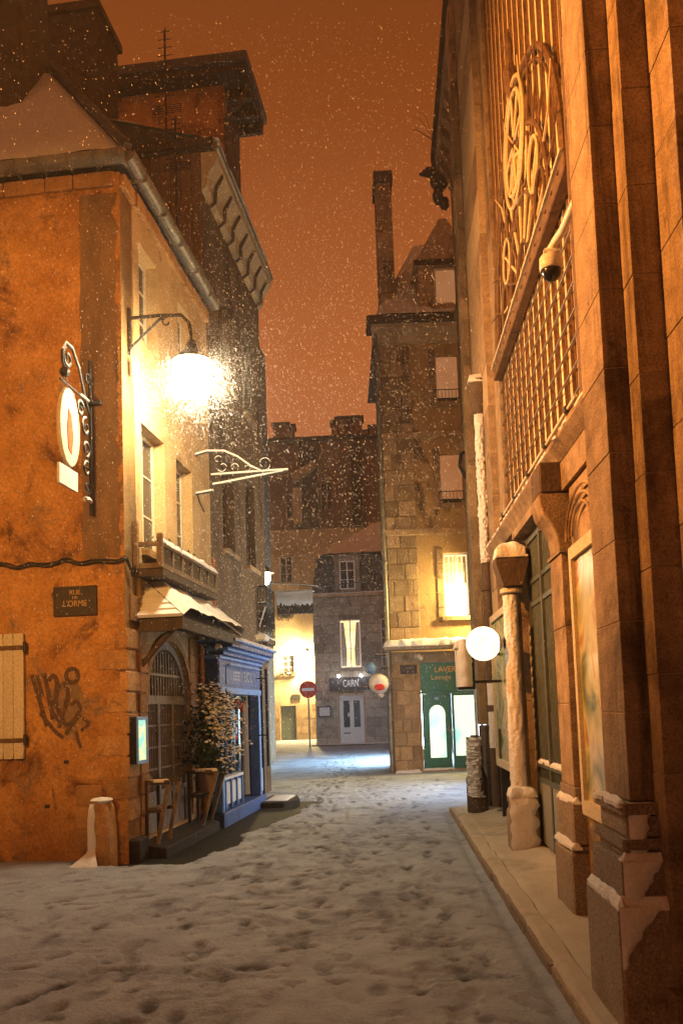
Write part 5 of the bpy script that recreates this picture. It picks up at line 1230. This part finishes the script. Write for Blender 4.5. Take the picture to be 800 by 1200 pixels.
# ---- thin pier with console
shaft(-.235, .045, 6.30, 6.74, .98, 2.72, .58, M['sandstone'], 1)
pedestal(-.24, 6.27, 6.77, .04, ((.06, .0, .52), (.035, .52, .56), (.03, .56, .88), (.005, .88, .98)), M['granite'])
snow_pad(A, -.30, -.22, 6.21, 6.82, .562, .03, step=.02); snow_pad(A, -.27, -.2, 6.24, 6.8, .882, .025, step=.02)
con = [(-.24, 2.74), (.04, 2.74), (.04, 3.18), (-.37, 3.18), (-.37, 3.12), (-.345, 3.02), (-.29, 2.95), (-.25, 2.86)]
MB().prism(con, 'y', 6.34, 6.70).build('console', M['sandstone'], A, bevel=.01)
MB().box(-.25, .04, 6.28, 6.76, 2.715, 2.738).build('console_base', M['granite'], A)
# entablature with ledge over bay and gate
EN = MB(); EN.box(-.20, .045, 4.67, 6.33, 3.19, 3.40); EN.box(-.12, .045, 6.71, 9.35, 3.405, 3.49)
EN.build('frieze', M['sandstone'], A)
MB().prism([(-.20, 3.41), (.045, 3.41), (.045, 3.54), (-.28, 3.54), (-.28, 3.50), (-.24, 3.45)], 'y', 4.67, 6.33).build('ledge', M['sandstone'], A)
MB().box(-.36, .045, 6.335, 6.705, 3.182, 3.42).build('console_block', M['dark_stone'], A, bevel=.012)
MB().prism([(-.12, 3.492), (.045, 3.492), (.045, 3.66), (-.20, 3.66), (-.20, 3.62), (-.15, 3.55)], 'y', 6.71, 11.1).build('ledge', M['sandstone'], A)
snow_pad(A, -.28, .0, 4.7, 6.32, 3.542, .03, step=.05); snow_pad(A, -.20, .0, 6.75, 11.1, 3.662, .03, step=.05)
arc_m = MB()   # curved relief mouldings over the bay
for k, rr in enumerate((.30, .24, .18)): arc_m.tube([(-.208, 5.75+rr*1.6*math.cos(t), 2.78+rr*math.sin(t)) for t in [math.pi*i/14 for i in range(15)]], .012, 5)
arc_m.build('relief_moulding', M['sandstone'], A)
# ---- framed posters
def poster(name, label, ya, yb, za, zb, x, pm):
    a = thing(name, label, 'poster', RB, 'framed posters on the hall')
    MB().wall('y', ya, yb, za, zb, x-.035, x+.02, [(ya+.07, yb-.07, za+.10, zb-.09)]).build('frame', M['cream_paint'], a, bevel=.008)
    MB().box(x-.006, x, ya+.065, yb-.065, za+.095, zb-.085).build('print', pm, a)
    return a
p1 = poster('framed_poster', 'large cream-framed landscape poster beside the near pilaster', 4.90, 6.20, .80, 2.72, -.172, M['poster'])
bp_ = MB()
for (ya, yb, za, zb) in ((5.42, 5.56, 1.62, 1.86), (5.36, 5.62, 1.56, 1.62), (5.30, 5.34, 1.5, 1.6)): bp_.box(-.181, -.1785, ya, yb, za, zb)
bp_.build('printed_house', M['letter_cream'], p1)
p2 = poster('framed_poster', 'narrow cream-framed green poster behind the globe lamp', 10.25, 11.75, .78, 2.80, -.08, M['poster_green'])
# ---- iron gate
Gt = thing('iron_gate', 'green iron gate with bars above and grey panels below', 'gate', RB)
gx = .02; ys_ = (7.0, 7.72, 8.42, 9.12)
f = MB()
for y in ys_: f.box(gx-.03, gx+.03, y-.03, y+.03, .14, 3.36)
f.box(gx-.025, gx+.025, 7.03, 9.09, 3.30, 3.36)
for z in (2.62, 2.86): f.box(gx-.022, gx+.022, 7.03, 9.09, z, z+.045)
f.build('frame', M['gate_green'], Gt)
for k in range(3):
    a, b_ = ys_[k]+.031, ys_[k+1]-.031
    bars = MB()
    for i in range(1, 9): y = a+(b_-a)*i/9; bars.tube([(gx, y, 1.0), (gx, y, 3.30)], .011, 6)
    bars.build('bar', M['gate_green'], Gt)
    piece('mid_rail', M['gate_green'], Gt, gx-.035, gx+.035, a, b_, .94, 1.0, .05); piece('mid_rail', M['gate_green'], Gt, gx-.03, gx+.03, a, b_, .78, .83, .05)
    sb_ = MB()
    for i in range(1, 12): y = a+(b_-a)*i/12; sb_.box(gx-.008, gx+.008, y-.008, y+.008, .83, .94)
    sb_.build('short_bar', M['gate_green'], Gt)
    piece('panel', M['gate_panel'], Gt, gx-.02, gx+.012, a, b_, .15, .779, .02)
    snow_pad(Gt, gx-.04, gx+.035, a, b_, 1.001, .025, step=.03); 
chn = MB()
for i in range(14): chn.tube([(gx-.05, 9.06+.02*math.cos(t), .95+i*.11+.05*math.sin(t)) for t in [2*math.pi*k/8 for k in range(9)]], .010, 5)
chn.build('chain', M['zinc'], Gt)
MB().box(.3, .34, 6.9, 9.2, .1, 3.4).build('backing', M['black'], Gt)
# ---- snowy engaged column
Cc = thing('snowy_column', 'snow-plastered round column with square capital between gate and far poster', 'column', RB)
cxl, cyl = -.19, 9.12
MB().lathe([(.115, .66), (.105, .72), (.10, 1.4), (.09, 2.78), (.105, 2.80), (.105, 2.85)], (cxl, cyl, 0), 20).build('shaft', M['sandstone'], Cc, smooth=True)
for g, z0, z1 in ((.15, .0, .50), (.13, .502, .56), (.14, .562, .65)): piece('pedestal_block', M['granite'], Cc, cxl-g, cxl+g, cyl-g, cyl+g, z0, z1, .06)
MB().prism([(cxl-.10, 2.851), (cxl+.10, 2.851), (cxl+.17, 3.1), (cxl+.17, 3.18), (cxl-.17, 3.18), (cxl-.17, 3.1)], 'y', cyl-.15, cyl+.15).build('capital', M['dark_stone'], Cc)
MB().lathe([(.10, 0), (.125, .01), (.125, .05), (.10, .06)], (cxl, cyl, 2.78), 18).build('neck_ring', M['cream_paint'], Cc)
snow_pad(Cc, cxl-.17, cxl+.17, cyl-.16, cyl+.16, 3.181, .17, step=.025, jag=.02)
vs = []; fs = []; NA, NZ = 22, 150
for j in range(NZ+1):
    z = .66+2.1*j/NZ; rr = .103-.012*(z-.7)/2.1
    for i in range(NA+1):
        t = -math.pi*1.12+math.pi*.80*i/NA; ed = math.sin(math.pi*i/NA)
        k = rr-.006+.019*ed**.5*(1+.75*mnoise.noise(Vector((t*3, z*6, 1)))+.5*mnoise.noise(Vector((t*14, z*60, 2))))
        vs.append((cxl+k*math.cos(t), cyl+k*math.sin(t), z))
for j in range(NZ):
    for i in range(NA): a = j*(NA+1)+i; fs.append([a, a+1, a+NA+2, a+NA+1])
MB().add(vs, fs).build('snow_crust', M['snow'], Cc, smooth=True)
snow_pad(Cc, cxl-.14, cxl+.14, cyl-.17, cyl+.12, .652, .09, step=.02); 
wall_crust(Cc, [((cxl-.15+.01*math.sin(i*2), cyl-.152, .04+.6*i/12), (cxl+.13-.03*math.sin(i*1.7), cyl-.152, .04+.6*i/12)) for i in range(13)], (0, -1, 0), .04, 8)
shaft(-.16, .045, 9.36, 9.78, .12, 3.38, .5, M['sandstone'], 2)
# ---- globe lamp on its bracket
gl_ = thing('globe_lamp', 'white glowing globe lamp on a short arm at the snowy column', 'wall lamp', RB)
gp = RB.front(565, 755, 9.2); mx_ = cxl-.09
MB().ball((gp.x, 9.12, gp.z), .185, 24).build('globe', M['lamp_globe'], gl_, smooth=True)
nk = MB().tube([(gp.x+.16, 9.12, gp.z+.0), (mx_-.04, 9.12, gp.z)], [.09, .05], 12).build('neck', M['plastic'], gl_, smooth=True)
for dx in (.0, .03): 
    MB().tube([(mx_-.02+dx*1.3, 9.12, gp.z), (mx_-.005+dx*1.3, 9.12, gp.z)], .065, 12).build('clamp_ring', M['iron'], gl_)
# ---- snow-plastered blade sign
bs = thing('blade_sign', 'small projecting box sign buried under snow below the globe lamp', 'sign', RB)
MB().box(-.66, -.43, 10.95, 11.15, 1.80, 2.36).build('box', M['black'], bs, bevel=.01)
MB().tube([(-.43, 11.05, 2.25), (-.08, 11.05, 2.25)], .018, 6).build('arm', M['iron'], bs); MB().tube([(-.43, 11.05, 1.9), (-.08, 11.05, 1.9)], .018, 6).build('arm', M['iron'], bs)
vs = []; fs = []
for j in range(25):
    z = 1.84+.60*j/24; t = j/24
    rx = (.60+.4*0)*.23*.5*(1 if t < .75 else math.sqrt(max(0.02, 1-((t-.75)/.25)**2)))
    for i in range(13):
        a = math.pi+math.pi*i/12; e = mnoise.noise(Vector((z*22, i*.5, 0)))*.02*(i > 7)
        vs.append((-.56+(rx*1.15+.03+e)*math.cos(a), 11.05+.17*math.sin(a)*(1+.1*mnoise.noise(Vector((z*9, i, 0))))-.02, z))
for j in range(24):
    for i in range(12): a = j*13+i; fs.append([a, a+1, a+14, a+13])
MB().add(vs, fs).build('snow_crust', M['snow'], bs, smooth=True)
snow_pad(bs, -.68, -.42, 10.9, 11.18, 2.36, .09, step=.03)
# ---- downpipe with hopper, snow on its near side
dp_ = thing('snowy_downpipe', 'old downpipe with hopper head and snow crust at the far end of the hall', 'pipe', RB)
pxx, pyy = -.09, 12.0
dm_ = MB(); dm_.tube([(pxx, pyy, 6.0), (pxx, pyy, .2)], .075, 12); dm_.lathe([(.08, 0), (.10, .05), (.16, .35), (.17, .5), (.15, .5), (.02, .3)], (pxx, pyy, 5.75), 14)
for z in (1.5, 3.2, 5.0): dm_.lathe([(.076, 0), (.095, .01), (.095, .09), (.076, .10)], (pxx, pyy, z), 12)
dm_.build('pipe', M['dark_stone'], dp_, smooth=True)
snow_pad(dp_, pxx-.16, pxx+.16, pyy-.16, pyy+.16, 6.22, .10, step=.03)
def half_crust(parent, cx_, cy_, z0, z1, r0_, th, nz, seed):
    vs = []; fs = []
    for j in range(nz+1):
        z = z0+(z1-z0)*j/nz
        for i in range(13):
            sh_ = .35*mnoise.noise(Vector((z*5, seed, 3)))+.25*mnoise.noise(Vector((z*19, seed, 8))); t = -math.pi*.95+sh_+math.pi*.66*i/12; ed = math.sin(math.pi*i/12)
            k = r0_-.003+th*ed**.5*(1+.8*mnoise.noise(Vector((t*5, z*16, seed)))+.8*mnoise.noise(Vector((t*10, z*50, seed))))
            vs.append((cx_+k*math.cos(t), cy_+k*math.sin(t), z))
    for j in range(nz):
        for i in range(12): a = j*13+i; fs.append([a, a+1, a+14, a+13])
    MB().add(vs, fs).build('snow_crust', M['snow'], parent, smooth=True)
half_crust(dp_, pxx, pyy, 3.6, 5.75, .077, .026, 130, 1); half_crust(dp_, pxx, pyy, 1.0, 1.9, .077, .012, 20, 2)
# far pedestal with plastered snow, end pier, iron strip
sp = thing('snowy_bollard', 'dark stone bollard plastered with snow at the far end of the hall', 'bollard', RB)
MB().lathe([(.15, -.0), (.15, .5), (.11, .62), (.10, 1.0), (.06, 1.12)], (-.33, 12.35, .05), 14).build('shaft', M['dark_stone'], sp, smooth=True)
half_crust(sp, -.33, 12.35, .30, 1.15, .115, .06, 60, 3)
shaft(-.05, .049, 11.35, 13.55, 1.3, 16.0, .62, M['sandstone'], .5, .012)
shaft(-.14, .049, 12.7, 13.55, .1, 1.29, .6, M['dark_stone'], .5); MB().box(-.10, .045, 11.4, 11.5, .1, 1.28).build('iron_strip', M['iron'], A)
shaft(-.16, -.052, 13.1, 13.55, 1.3, 13.0, .8, M['house_stone'], .2)
# ---- great window: strips, bars, transom, fan tracery
W = thing('tracery_window', 'great iron-framed window with radiating tracery above a heavy transom', 'window', RB)
xs0 = .10
ny_ = 30
for i in range(ny_):
    a = win_h[0]+(win_h[1]-win_h[0])*i/ny_; b_ = win_h[0]+(win_h[1]-win_h[0])*(i+1)/ny_; cy2 = (a+b_)/2
    zt = 13.45
    piece('glazed_strip', M['gilt'], W, xs0+.02*(i % 2), xs0+.06, a+.004, b_-.027, 3.88, zt, .02)
    piece('glazing_bar', M['rust_iron'], W, xs0-.015, xs0+.075, b_-.026, b_-.006, 3.88, zt, .08)
for z in (4.12, 4.34, 4.56, 4.78, 5.0, 5.22, 5.44, 5.66): 
    MB().tube([(.065, win_h[0]+.01, z), (.065, win_h[1]-.01, z)], .0095, 6).build('cross_bar', M['zinc'], W)
MB().box(.0, .09, win_h[0]+.005, win_h[1]-.005, 3.865, 3.95).build('sill_rail', M['rust_iron'], W)
MB().tube([(-.02, win_h[0]+.02, 3.97), (-.02, win_h[1], 3.97)], .016, 6).build('sill_bar', M['cream_paint'], W)
for i in range(5): piece('stay', M['iron'], W, -.05, .12, win_h[0]+.3+i*.95, win_h[0]+.36+i*.95, 3.94, 4.0, .1)
MB().box(-.02, .09, win_h[0]+.005, win_h[1]-.005, 5.82, 6.0).build('transom', M['rust_iron'], W, bevel=.012)
MB().box(-.045, -.021, win_h[0]+.005, win_h[1]-.005, 5.965, 5.99).build('transom_edge', M['cream_paint'], W)
for i in range(16): MB().ball((-.022, win_h[0]+.2+i*.27, 5.90), .022, 6).build('rivet', M['rust_iron'], W)
def ring(rad, tub, zc=6.02, a0=0.0, a1=math.pi, nm='tracery_ring', m_=None, n_=28, yc=None, x=.03): 
    return MB().tube([(x, (yc or wc)+rad*math.cos(a0+(a1-a0)*i/n_), zc+rad*math.sin(a0+(a1-a0)*i/n_)) for i in range(n_+1)], tub, 6).build(nm, m_ or M['rust_iron'], W)
for rad, tb in ((2.05, .032), (1.95, .016), (1.45, .026), (.85, .024), (.40, .022)): ring(rad, tb)
for i in range(1, 14):
    t = math.pi*i/14; c_, s_ = math.cos(t), math.sin(t)
    MB().tube([(.03, wc+.40*c_, 6.02+.40*s_), (.03, wc+1.45*c_, 6.02+1.45*s_)], .014, 6).build('tracery_spoke', M['gilt'] if i % 2 else M['rust_iron'], W)
    # leaf-tipped rays outside the main ring
    MB().tube([(.03, wc+1.47*c_, 6.02+1.47*s_), (.01, wc+1.8*math.cos(t+.05), 6.02+1.8*math.sin(t+.05)), (-.02, wc+2.18*math.cos(t+.02), 6.02+2.18*math.sin(t+.02))], [.012, .010, .005], 6).build('tracery_leaf', M['gilt'] if i % 4 == 0 else M['rust_iron'], W)
for i in range(7):
    t = math.pi*(i+.5)/7; ring(.24, .015, 6.02+1.14*math.sin(t), 0, 2*math.pi, 'tracery_foil', M['gilt'] if i % 2 else M['rust_iron'], 18, wc+1.14*math.cos(t), .01)
for rad_ in (.62, .50): ring(rad_, .02, 7.55, 0, 2*math.pi, 'tracery_roundel', M['gilt'], 32, wc, .0)
for i in range(8):
    t = math.pi*i/4; MB().tube([(.0, wc+.08*math.cos(t), 7.55+.08*math.sin(t)), (.0, wc+.5*math.cos(t), 7.55+.5*math.sin(t))], .012, 6).build('roundel_spoke', M['gilt'], W)
fin = MB().lathe([(.02, 0), (.06, .1), (.08, .3), (.03, .45), (.05, .6), (.01, .8)], (.0, wc, 8.05), 10).build('finial', M['rust_iron'], W)
# near jamb mullion and white bar
MB().box(.0, .045, 6.36, 6.44, 3.86, 9.2).build('jamb_strip', M['rust_iron'], W)
# ---- CCTV dome
cp_ = RB.side(646, 316, -.36)
cc = local_thing('dome_camera', 'white dome security camera on an arm from the near pilaster', 'camera', RB, cp_.x, cp_.y, cp_.z)
MB().lathe([(.01, .12), (.05, .115), (.078, .08), (.08, .0), (.076, -.005), (.01, -.005)], (0, 0, 0), 20).build('housing', M['plastic'], cc, smooth=True)
MB().lathe([(.066, -.006), (.064, -.03), (.05, -.06), (.025, -.078), (.003, -.083)], (0, 0, 0), 18).build('dome', M['black'], cc, smooth=True)
MB().tube([(0, 0, .10), (.0, -.02, .135), (.015, -.08, .15), (.03, -.25, .13), (.04, 4.66-cp_.y, .10)], .028, 10).build('arm', M['plastic'], cc, smooth=True)
snow_pad(cc, -.05, .05, -.06, .05, .118, .02, step=.02)

# ---- far wing of the hall with bracketed cornice and gargoyle
FW = thing('far_wing', 'dark narrow wing beyond the hall with bracketed cornice and carved gargoyle', 'building', RB)
MB().wall('y', 13.602, 19.0, -.3, 14.1, .36, .9, []).build('wall', M['house_stone'], FW)
MB().box(.02, 3.2, 13.602, 19.05, 14.101, 14.3).build('cornice', M['house_stone'], FW)
MB().box(-.06, 3.2, 13.602, 19.1, 14.301, 14.5).build('cornice_top', M['dark_stone'], FW)
for i in range(10): MB().prism([(.36, 13.4), (.30, 13.45), (.24, 13.7), (.06, 13.95), (.06, 14.1), (.36, 14.1)], 'y', 13.9+i*.52, 14.14+i*.52).build('cornice_bracket', M['house_stone'], FW)
sw2 = MB().box(.345, .359, 14.6, 18.2, .5, 2.6).build('added_light_panel', M['added_cool_light'], FW)  # unseen glowing panel, added to light the blue shop and the snow
for i in range(5): piece('mullion', M['wood_dark'], FW, .30, .344, 14.55+i*.9, 14.62+i*.9, .4, 2.65, .05)  # bars across the added panel
MB().box(.30, .359, 13.605, 18.95, 10.4, 10.6).build('string_course', M['house_stone'], FW)
gg = MB(); 
for c, r_, sq in (((.10, 18.95, 13.75), .22, (1, .8, 1.2)), ((-.12, 18.9, 13.95), .15, (1.2, .8, .8)), ((.05, 18.9, 13.35), .16, (.8, .8, 1.3)), ((-.25, 18.9, 13.92), .09, (1.3, .7, .6)), ((.2, 18.95, 13.2), .12, (1, 1, 1.4)), ((-.02, 18.85, 14.1), .08, (.6, .6, 1.5))): gg.ball(c, r_, 10, sq)
gg.build('gargoyle', M['dark_stone'], FW, smooth=True)
tw = MB()
for i in range(5): a = random.uniform(1.8, 3.6); tw.tube([(-.0, 18.6, 14.5), (.4*math.cos(a), 18.6, 14.5+.5*abs(math.sin(a))+.2), (.55*math.cos(a+.2), 18.6, 14.5+.6*abs(math.sin(a))+.2)], [.006, .004, .002], 4)
tw.build('dry_weed', M['tree_dark'], FW)
bk = thing('wall_bracket', 'curled iron bracket on the far wing beside the laundry upper windows', 'bracket', RB)
MB().tube([(.35, 17.2, 6.2), (.22, 17.2, 6.25), (.10, 17.2, 6.5), (.14, 17.2, 6.75), (.24, 17.2, 6.8)], .035, 7).build('scroll', M['iron'], bk)
MB().tube([(.35, 17.2, 7.9), (.05, 17.2, 7.1), (.10, 17.2, 6.8)], .012, 5).build('stay', M['zinc'], bk)

# ================================================================== unseen sodium floodlights, added outside the picture for the orange light on both fronts
def flood(label, loc, target, power, color, size, blend):
    a = thing('unseen_floodlight', label, 'floodlight', None, 'added unseen floodlights', loc)
    d = (Vector(target)-Vector(loc)).normalized(); q = d.to_track_quat('-Z', 'Y')
    hb = MB().box(-.18, .18, -.14, .14, .03, .22).build('housing', M['iron'], a, bevel=.02); hb.rotation_euler = q.to_euler()
    MB().tube([(0, 0, -7), (0, 0, -.2)], .05, 8).build('mast', M['iron'], a)
    ld = bpy.data.lights.new('floodlight_lamp', 'SPOT'); ld.energy = power; ld.color = color; ld.spot_size = R(size); ld.spot_blend = blend; ld.shadow_soft_size = .12
    lo = bpy.data.objects.new('floodlight_lamp', ld); col.objects.link(lo); lo.parent = a; lo.rotation_euler = q.to_euler()
flood('unseen sodium floodlight aimed at the ochre house front', (-4.6, -1.5, 6.5), (-3.5, 9.9, 4.4), 4000, (1.0, .46, .105), 44, .8)
flood('unseen sodium floodlight added to light the market hall', (-6.0, 5.2, 7.2), (1.8, 6.6, 6.4), 8800, (1.0, .37, .075), 78, .55)

# ================================================================== falling snow
NF = 46000; NL = 24000; N_HALO = 9000
fy = 5.0+19*NR.random(NF)**1.2; fpos = np.stack([NR.uniform(-.44, .44, NF)*fy, fy, NR.uniform(.1, 1, NF)*np.minimum(1.6+fy*.86, 16)], -1)
lc = np.array(LH.w(.78, .22, 5.62)); dv = NR.normal(size=(NL+N_HALO, 3)); dv /= np.linalg.norm(dv, axis=1)[:, None]
kr = np.concatenate([.3+4.2*np.cbrt(NR.random(NL)), .27+np.abs(NR.normal(0, .48, N_HALO))])  # last batch: tiny flakes packed round the lamp, added to form its halo
fpos = np.concatenate([fpos, lc+dv*kr[:, None]])
fs_ = NR.uniform(.0017, .0034, len(fpos))*np.where(fpos[:, 1] > 8, 1, .6); fs_[NF+NL:] = NR.uniform(.0011, .0018, N_HALO)
lx_ = (fpos[:, 0]-LH.o.x)*LH.X.x+(fpos[:, 1]-LH.o.y)*LH.X.y; ly_ = (fpos[:, 0]-LH.o.x)*LH.Y.x+(fpos[:, 1]-LH.o.y)*LH.Y.y
ok_ = ~((lx_ < .05) & (ly_ > -.05)) & ((fpos[:, 0]-RB.o.x)-.05*fpos[:, 1] < -.6) & (fpos[:, 2] > .08) & (fpos[:, 1] < 21) & ((fpos[:, 1] > 9) | (NR.random(len(fpos)) < .22))
fpos = fpos[ok_]; fs_ = fs_[ok_]; n_f = len(fpos)
wdir = np.array([.36, -.05, -1.0])+NR.normal(0, .16, (n_f, 3)); wdir /= np.linalg.norm(wdir, axis=1)[:, None]
b1 = np.cross(wdir, [0, 1, 0]); b1 /= np.linalg.norm(b1, axis=1)[:, None]; b2 = np.cross(wdir, b1)
ln_f = (fs_*NR.uniform(3.0, 5.0, n_f))[:, None]; sf = fs_[:, None]
fv = np.stack([fpos+wdir*ln_f, fpos-wdir*ln_f, fpos+b1*sf, fpos-b1*sf, fpos+b2*sf, fpos-b2*sf], 1).reshape(-1, 3)
tri = np.array([[0, 2, 4], [0, 4, 3], [0, 3, 5], [0, 5, 2], [1, 4, 2], [1, 3, 4], [1, 5, 3], [1, 2, 5]])
ft_ = (np.arange(n_f)[:, None, None]*6+tri[None]).reshape(-1)
me = bpy.data.meshes.new('falling_snow'); me.vertices.add(len(fv)); me.vertices.foreach_set('co', fv.astype(np.float32).ravel())
me.loops.add(len(ft_)); me.loops.foreach_set('vertex_index', ft_.astype(np.int32)); me.polygons.add(len(ft_)//3)
me.polygons.foreach_set('loop_start', np.arange(0, len(ft_), 3, dtype=np.int32)); me.polygons.foreach_set('loop_total', np.full(len(ft_)//3, 3, np.int32)); me.update()
fo = link('falling_snow', me, M['haze_flake']); tag(fo, 'snowflakes falling slantwise through the lane, with extra tiny ones forming the lamp halo', 'snow', None, 'stuff')

# ================================================================== snowy air
hz = MB().box(-75, 75, -40, 110, -1.05, 24.5).build('haze', None); hz['kind'] = 'stuff'; hz['label'] = 'thin snowy night air filling the street'; hz['category'] = 'haze'
hm = bpy.data.materials.new('haze'); hm.use_nodes = True; hn = hm.node_tree; hn.nodes.remove(hn.nodes['Principled BSDF'])
pv = hn.nodes.new('ShaderNodeVolumePrincipled'); pv.inputs['Color'].default_value = (.86, .86, .86, 1); pv.inputs['Density'].default_value = HAZE_DENSITY; pv.inputs['Anisotropy'].default_value = .35
hn.links.new(pv.outputs[0], hn.nodes['Material Output'].inputs['Volume']); hz.data.materials.append(hm)

for o in bpy.data.objects:
    if o.parent and o.type == 'MESH' and o.name.split('.')[0] in ('snow_clump', 'snow_dusting', 'snow_line', 'garland', 'lattice', 'planting', 'foliage', 'window_plants', 'dry_weed', 'bar', 'short_bar', 'chain', 'window_guard', 'relief_moulding', 'element', 'reflector'):
        o['kind'] = 'stuff'
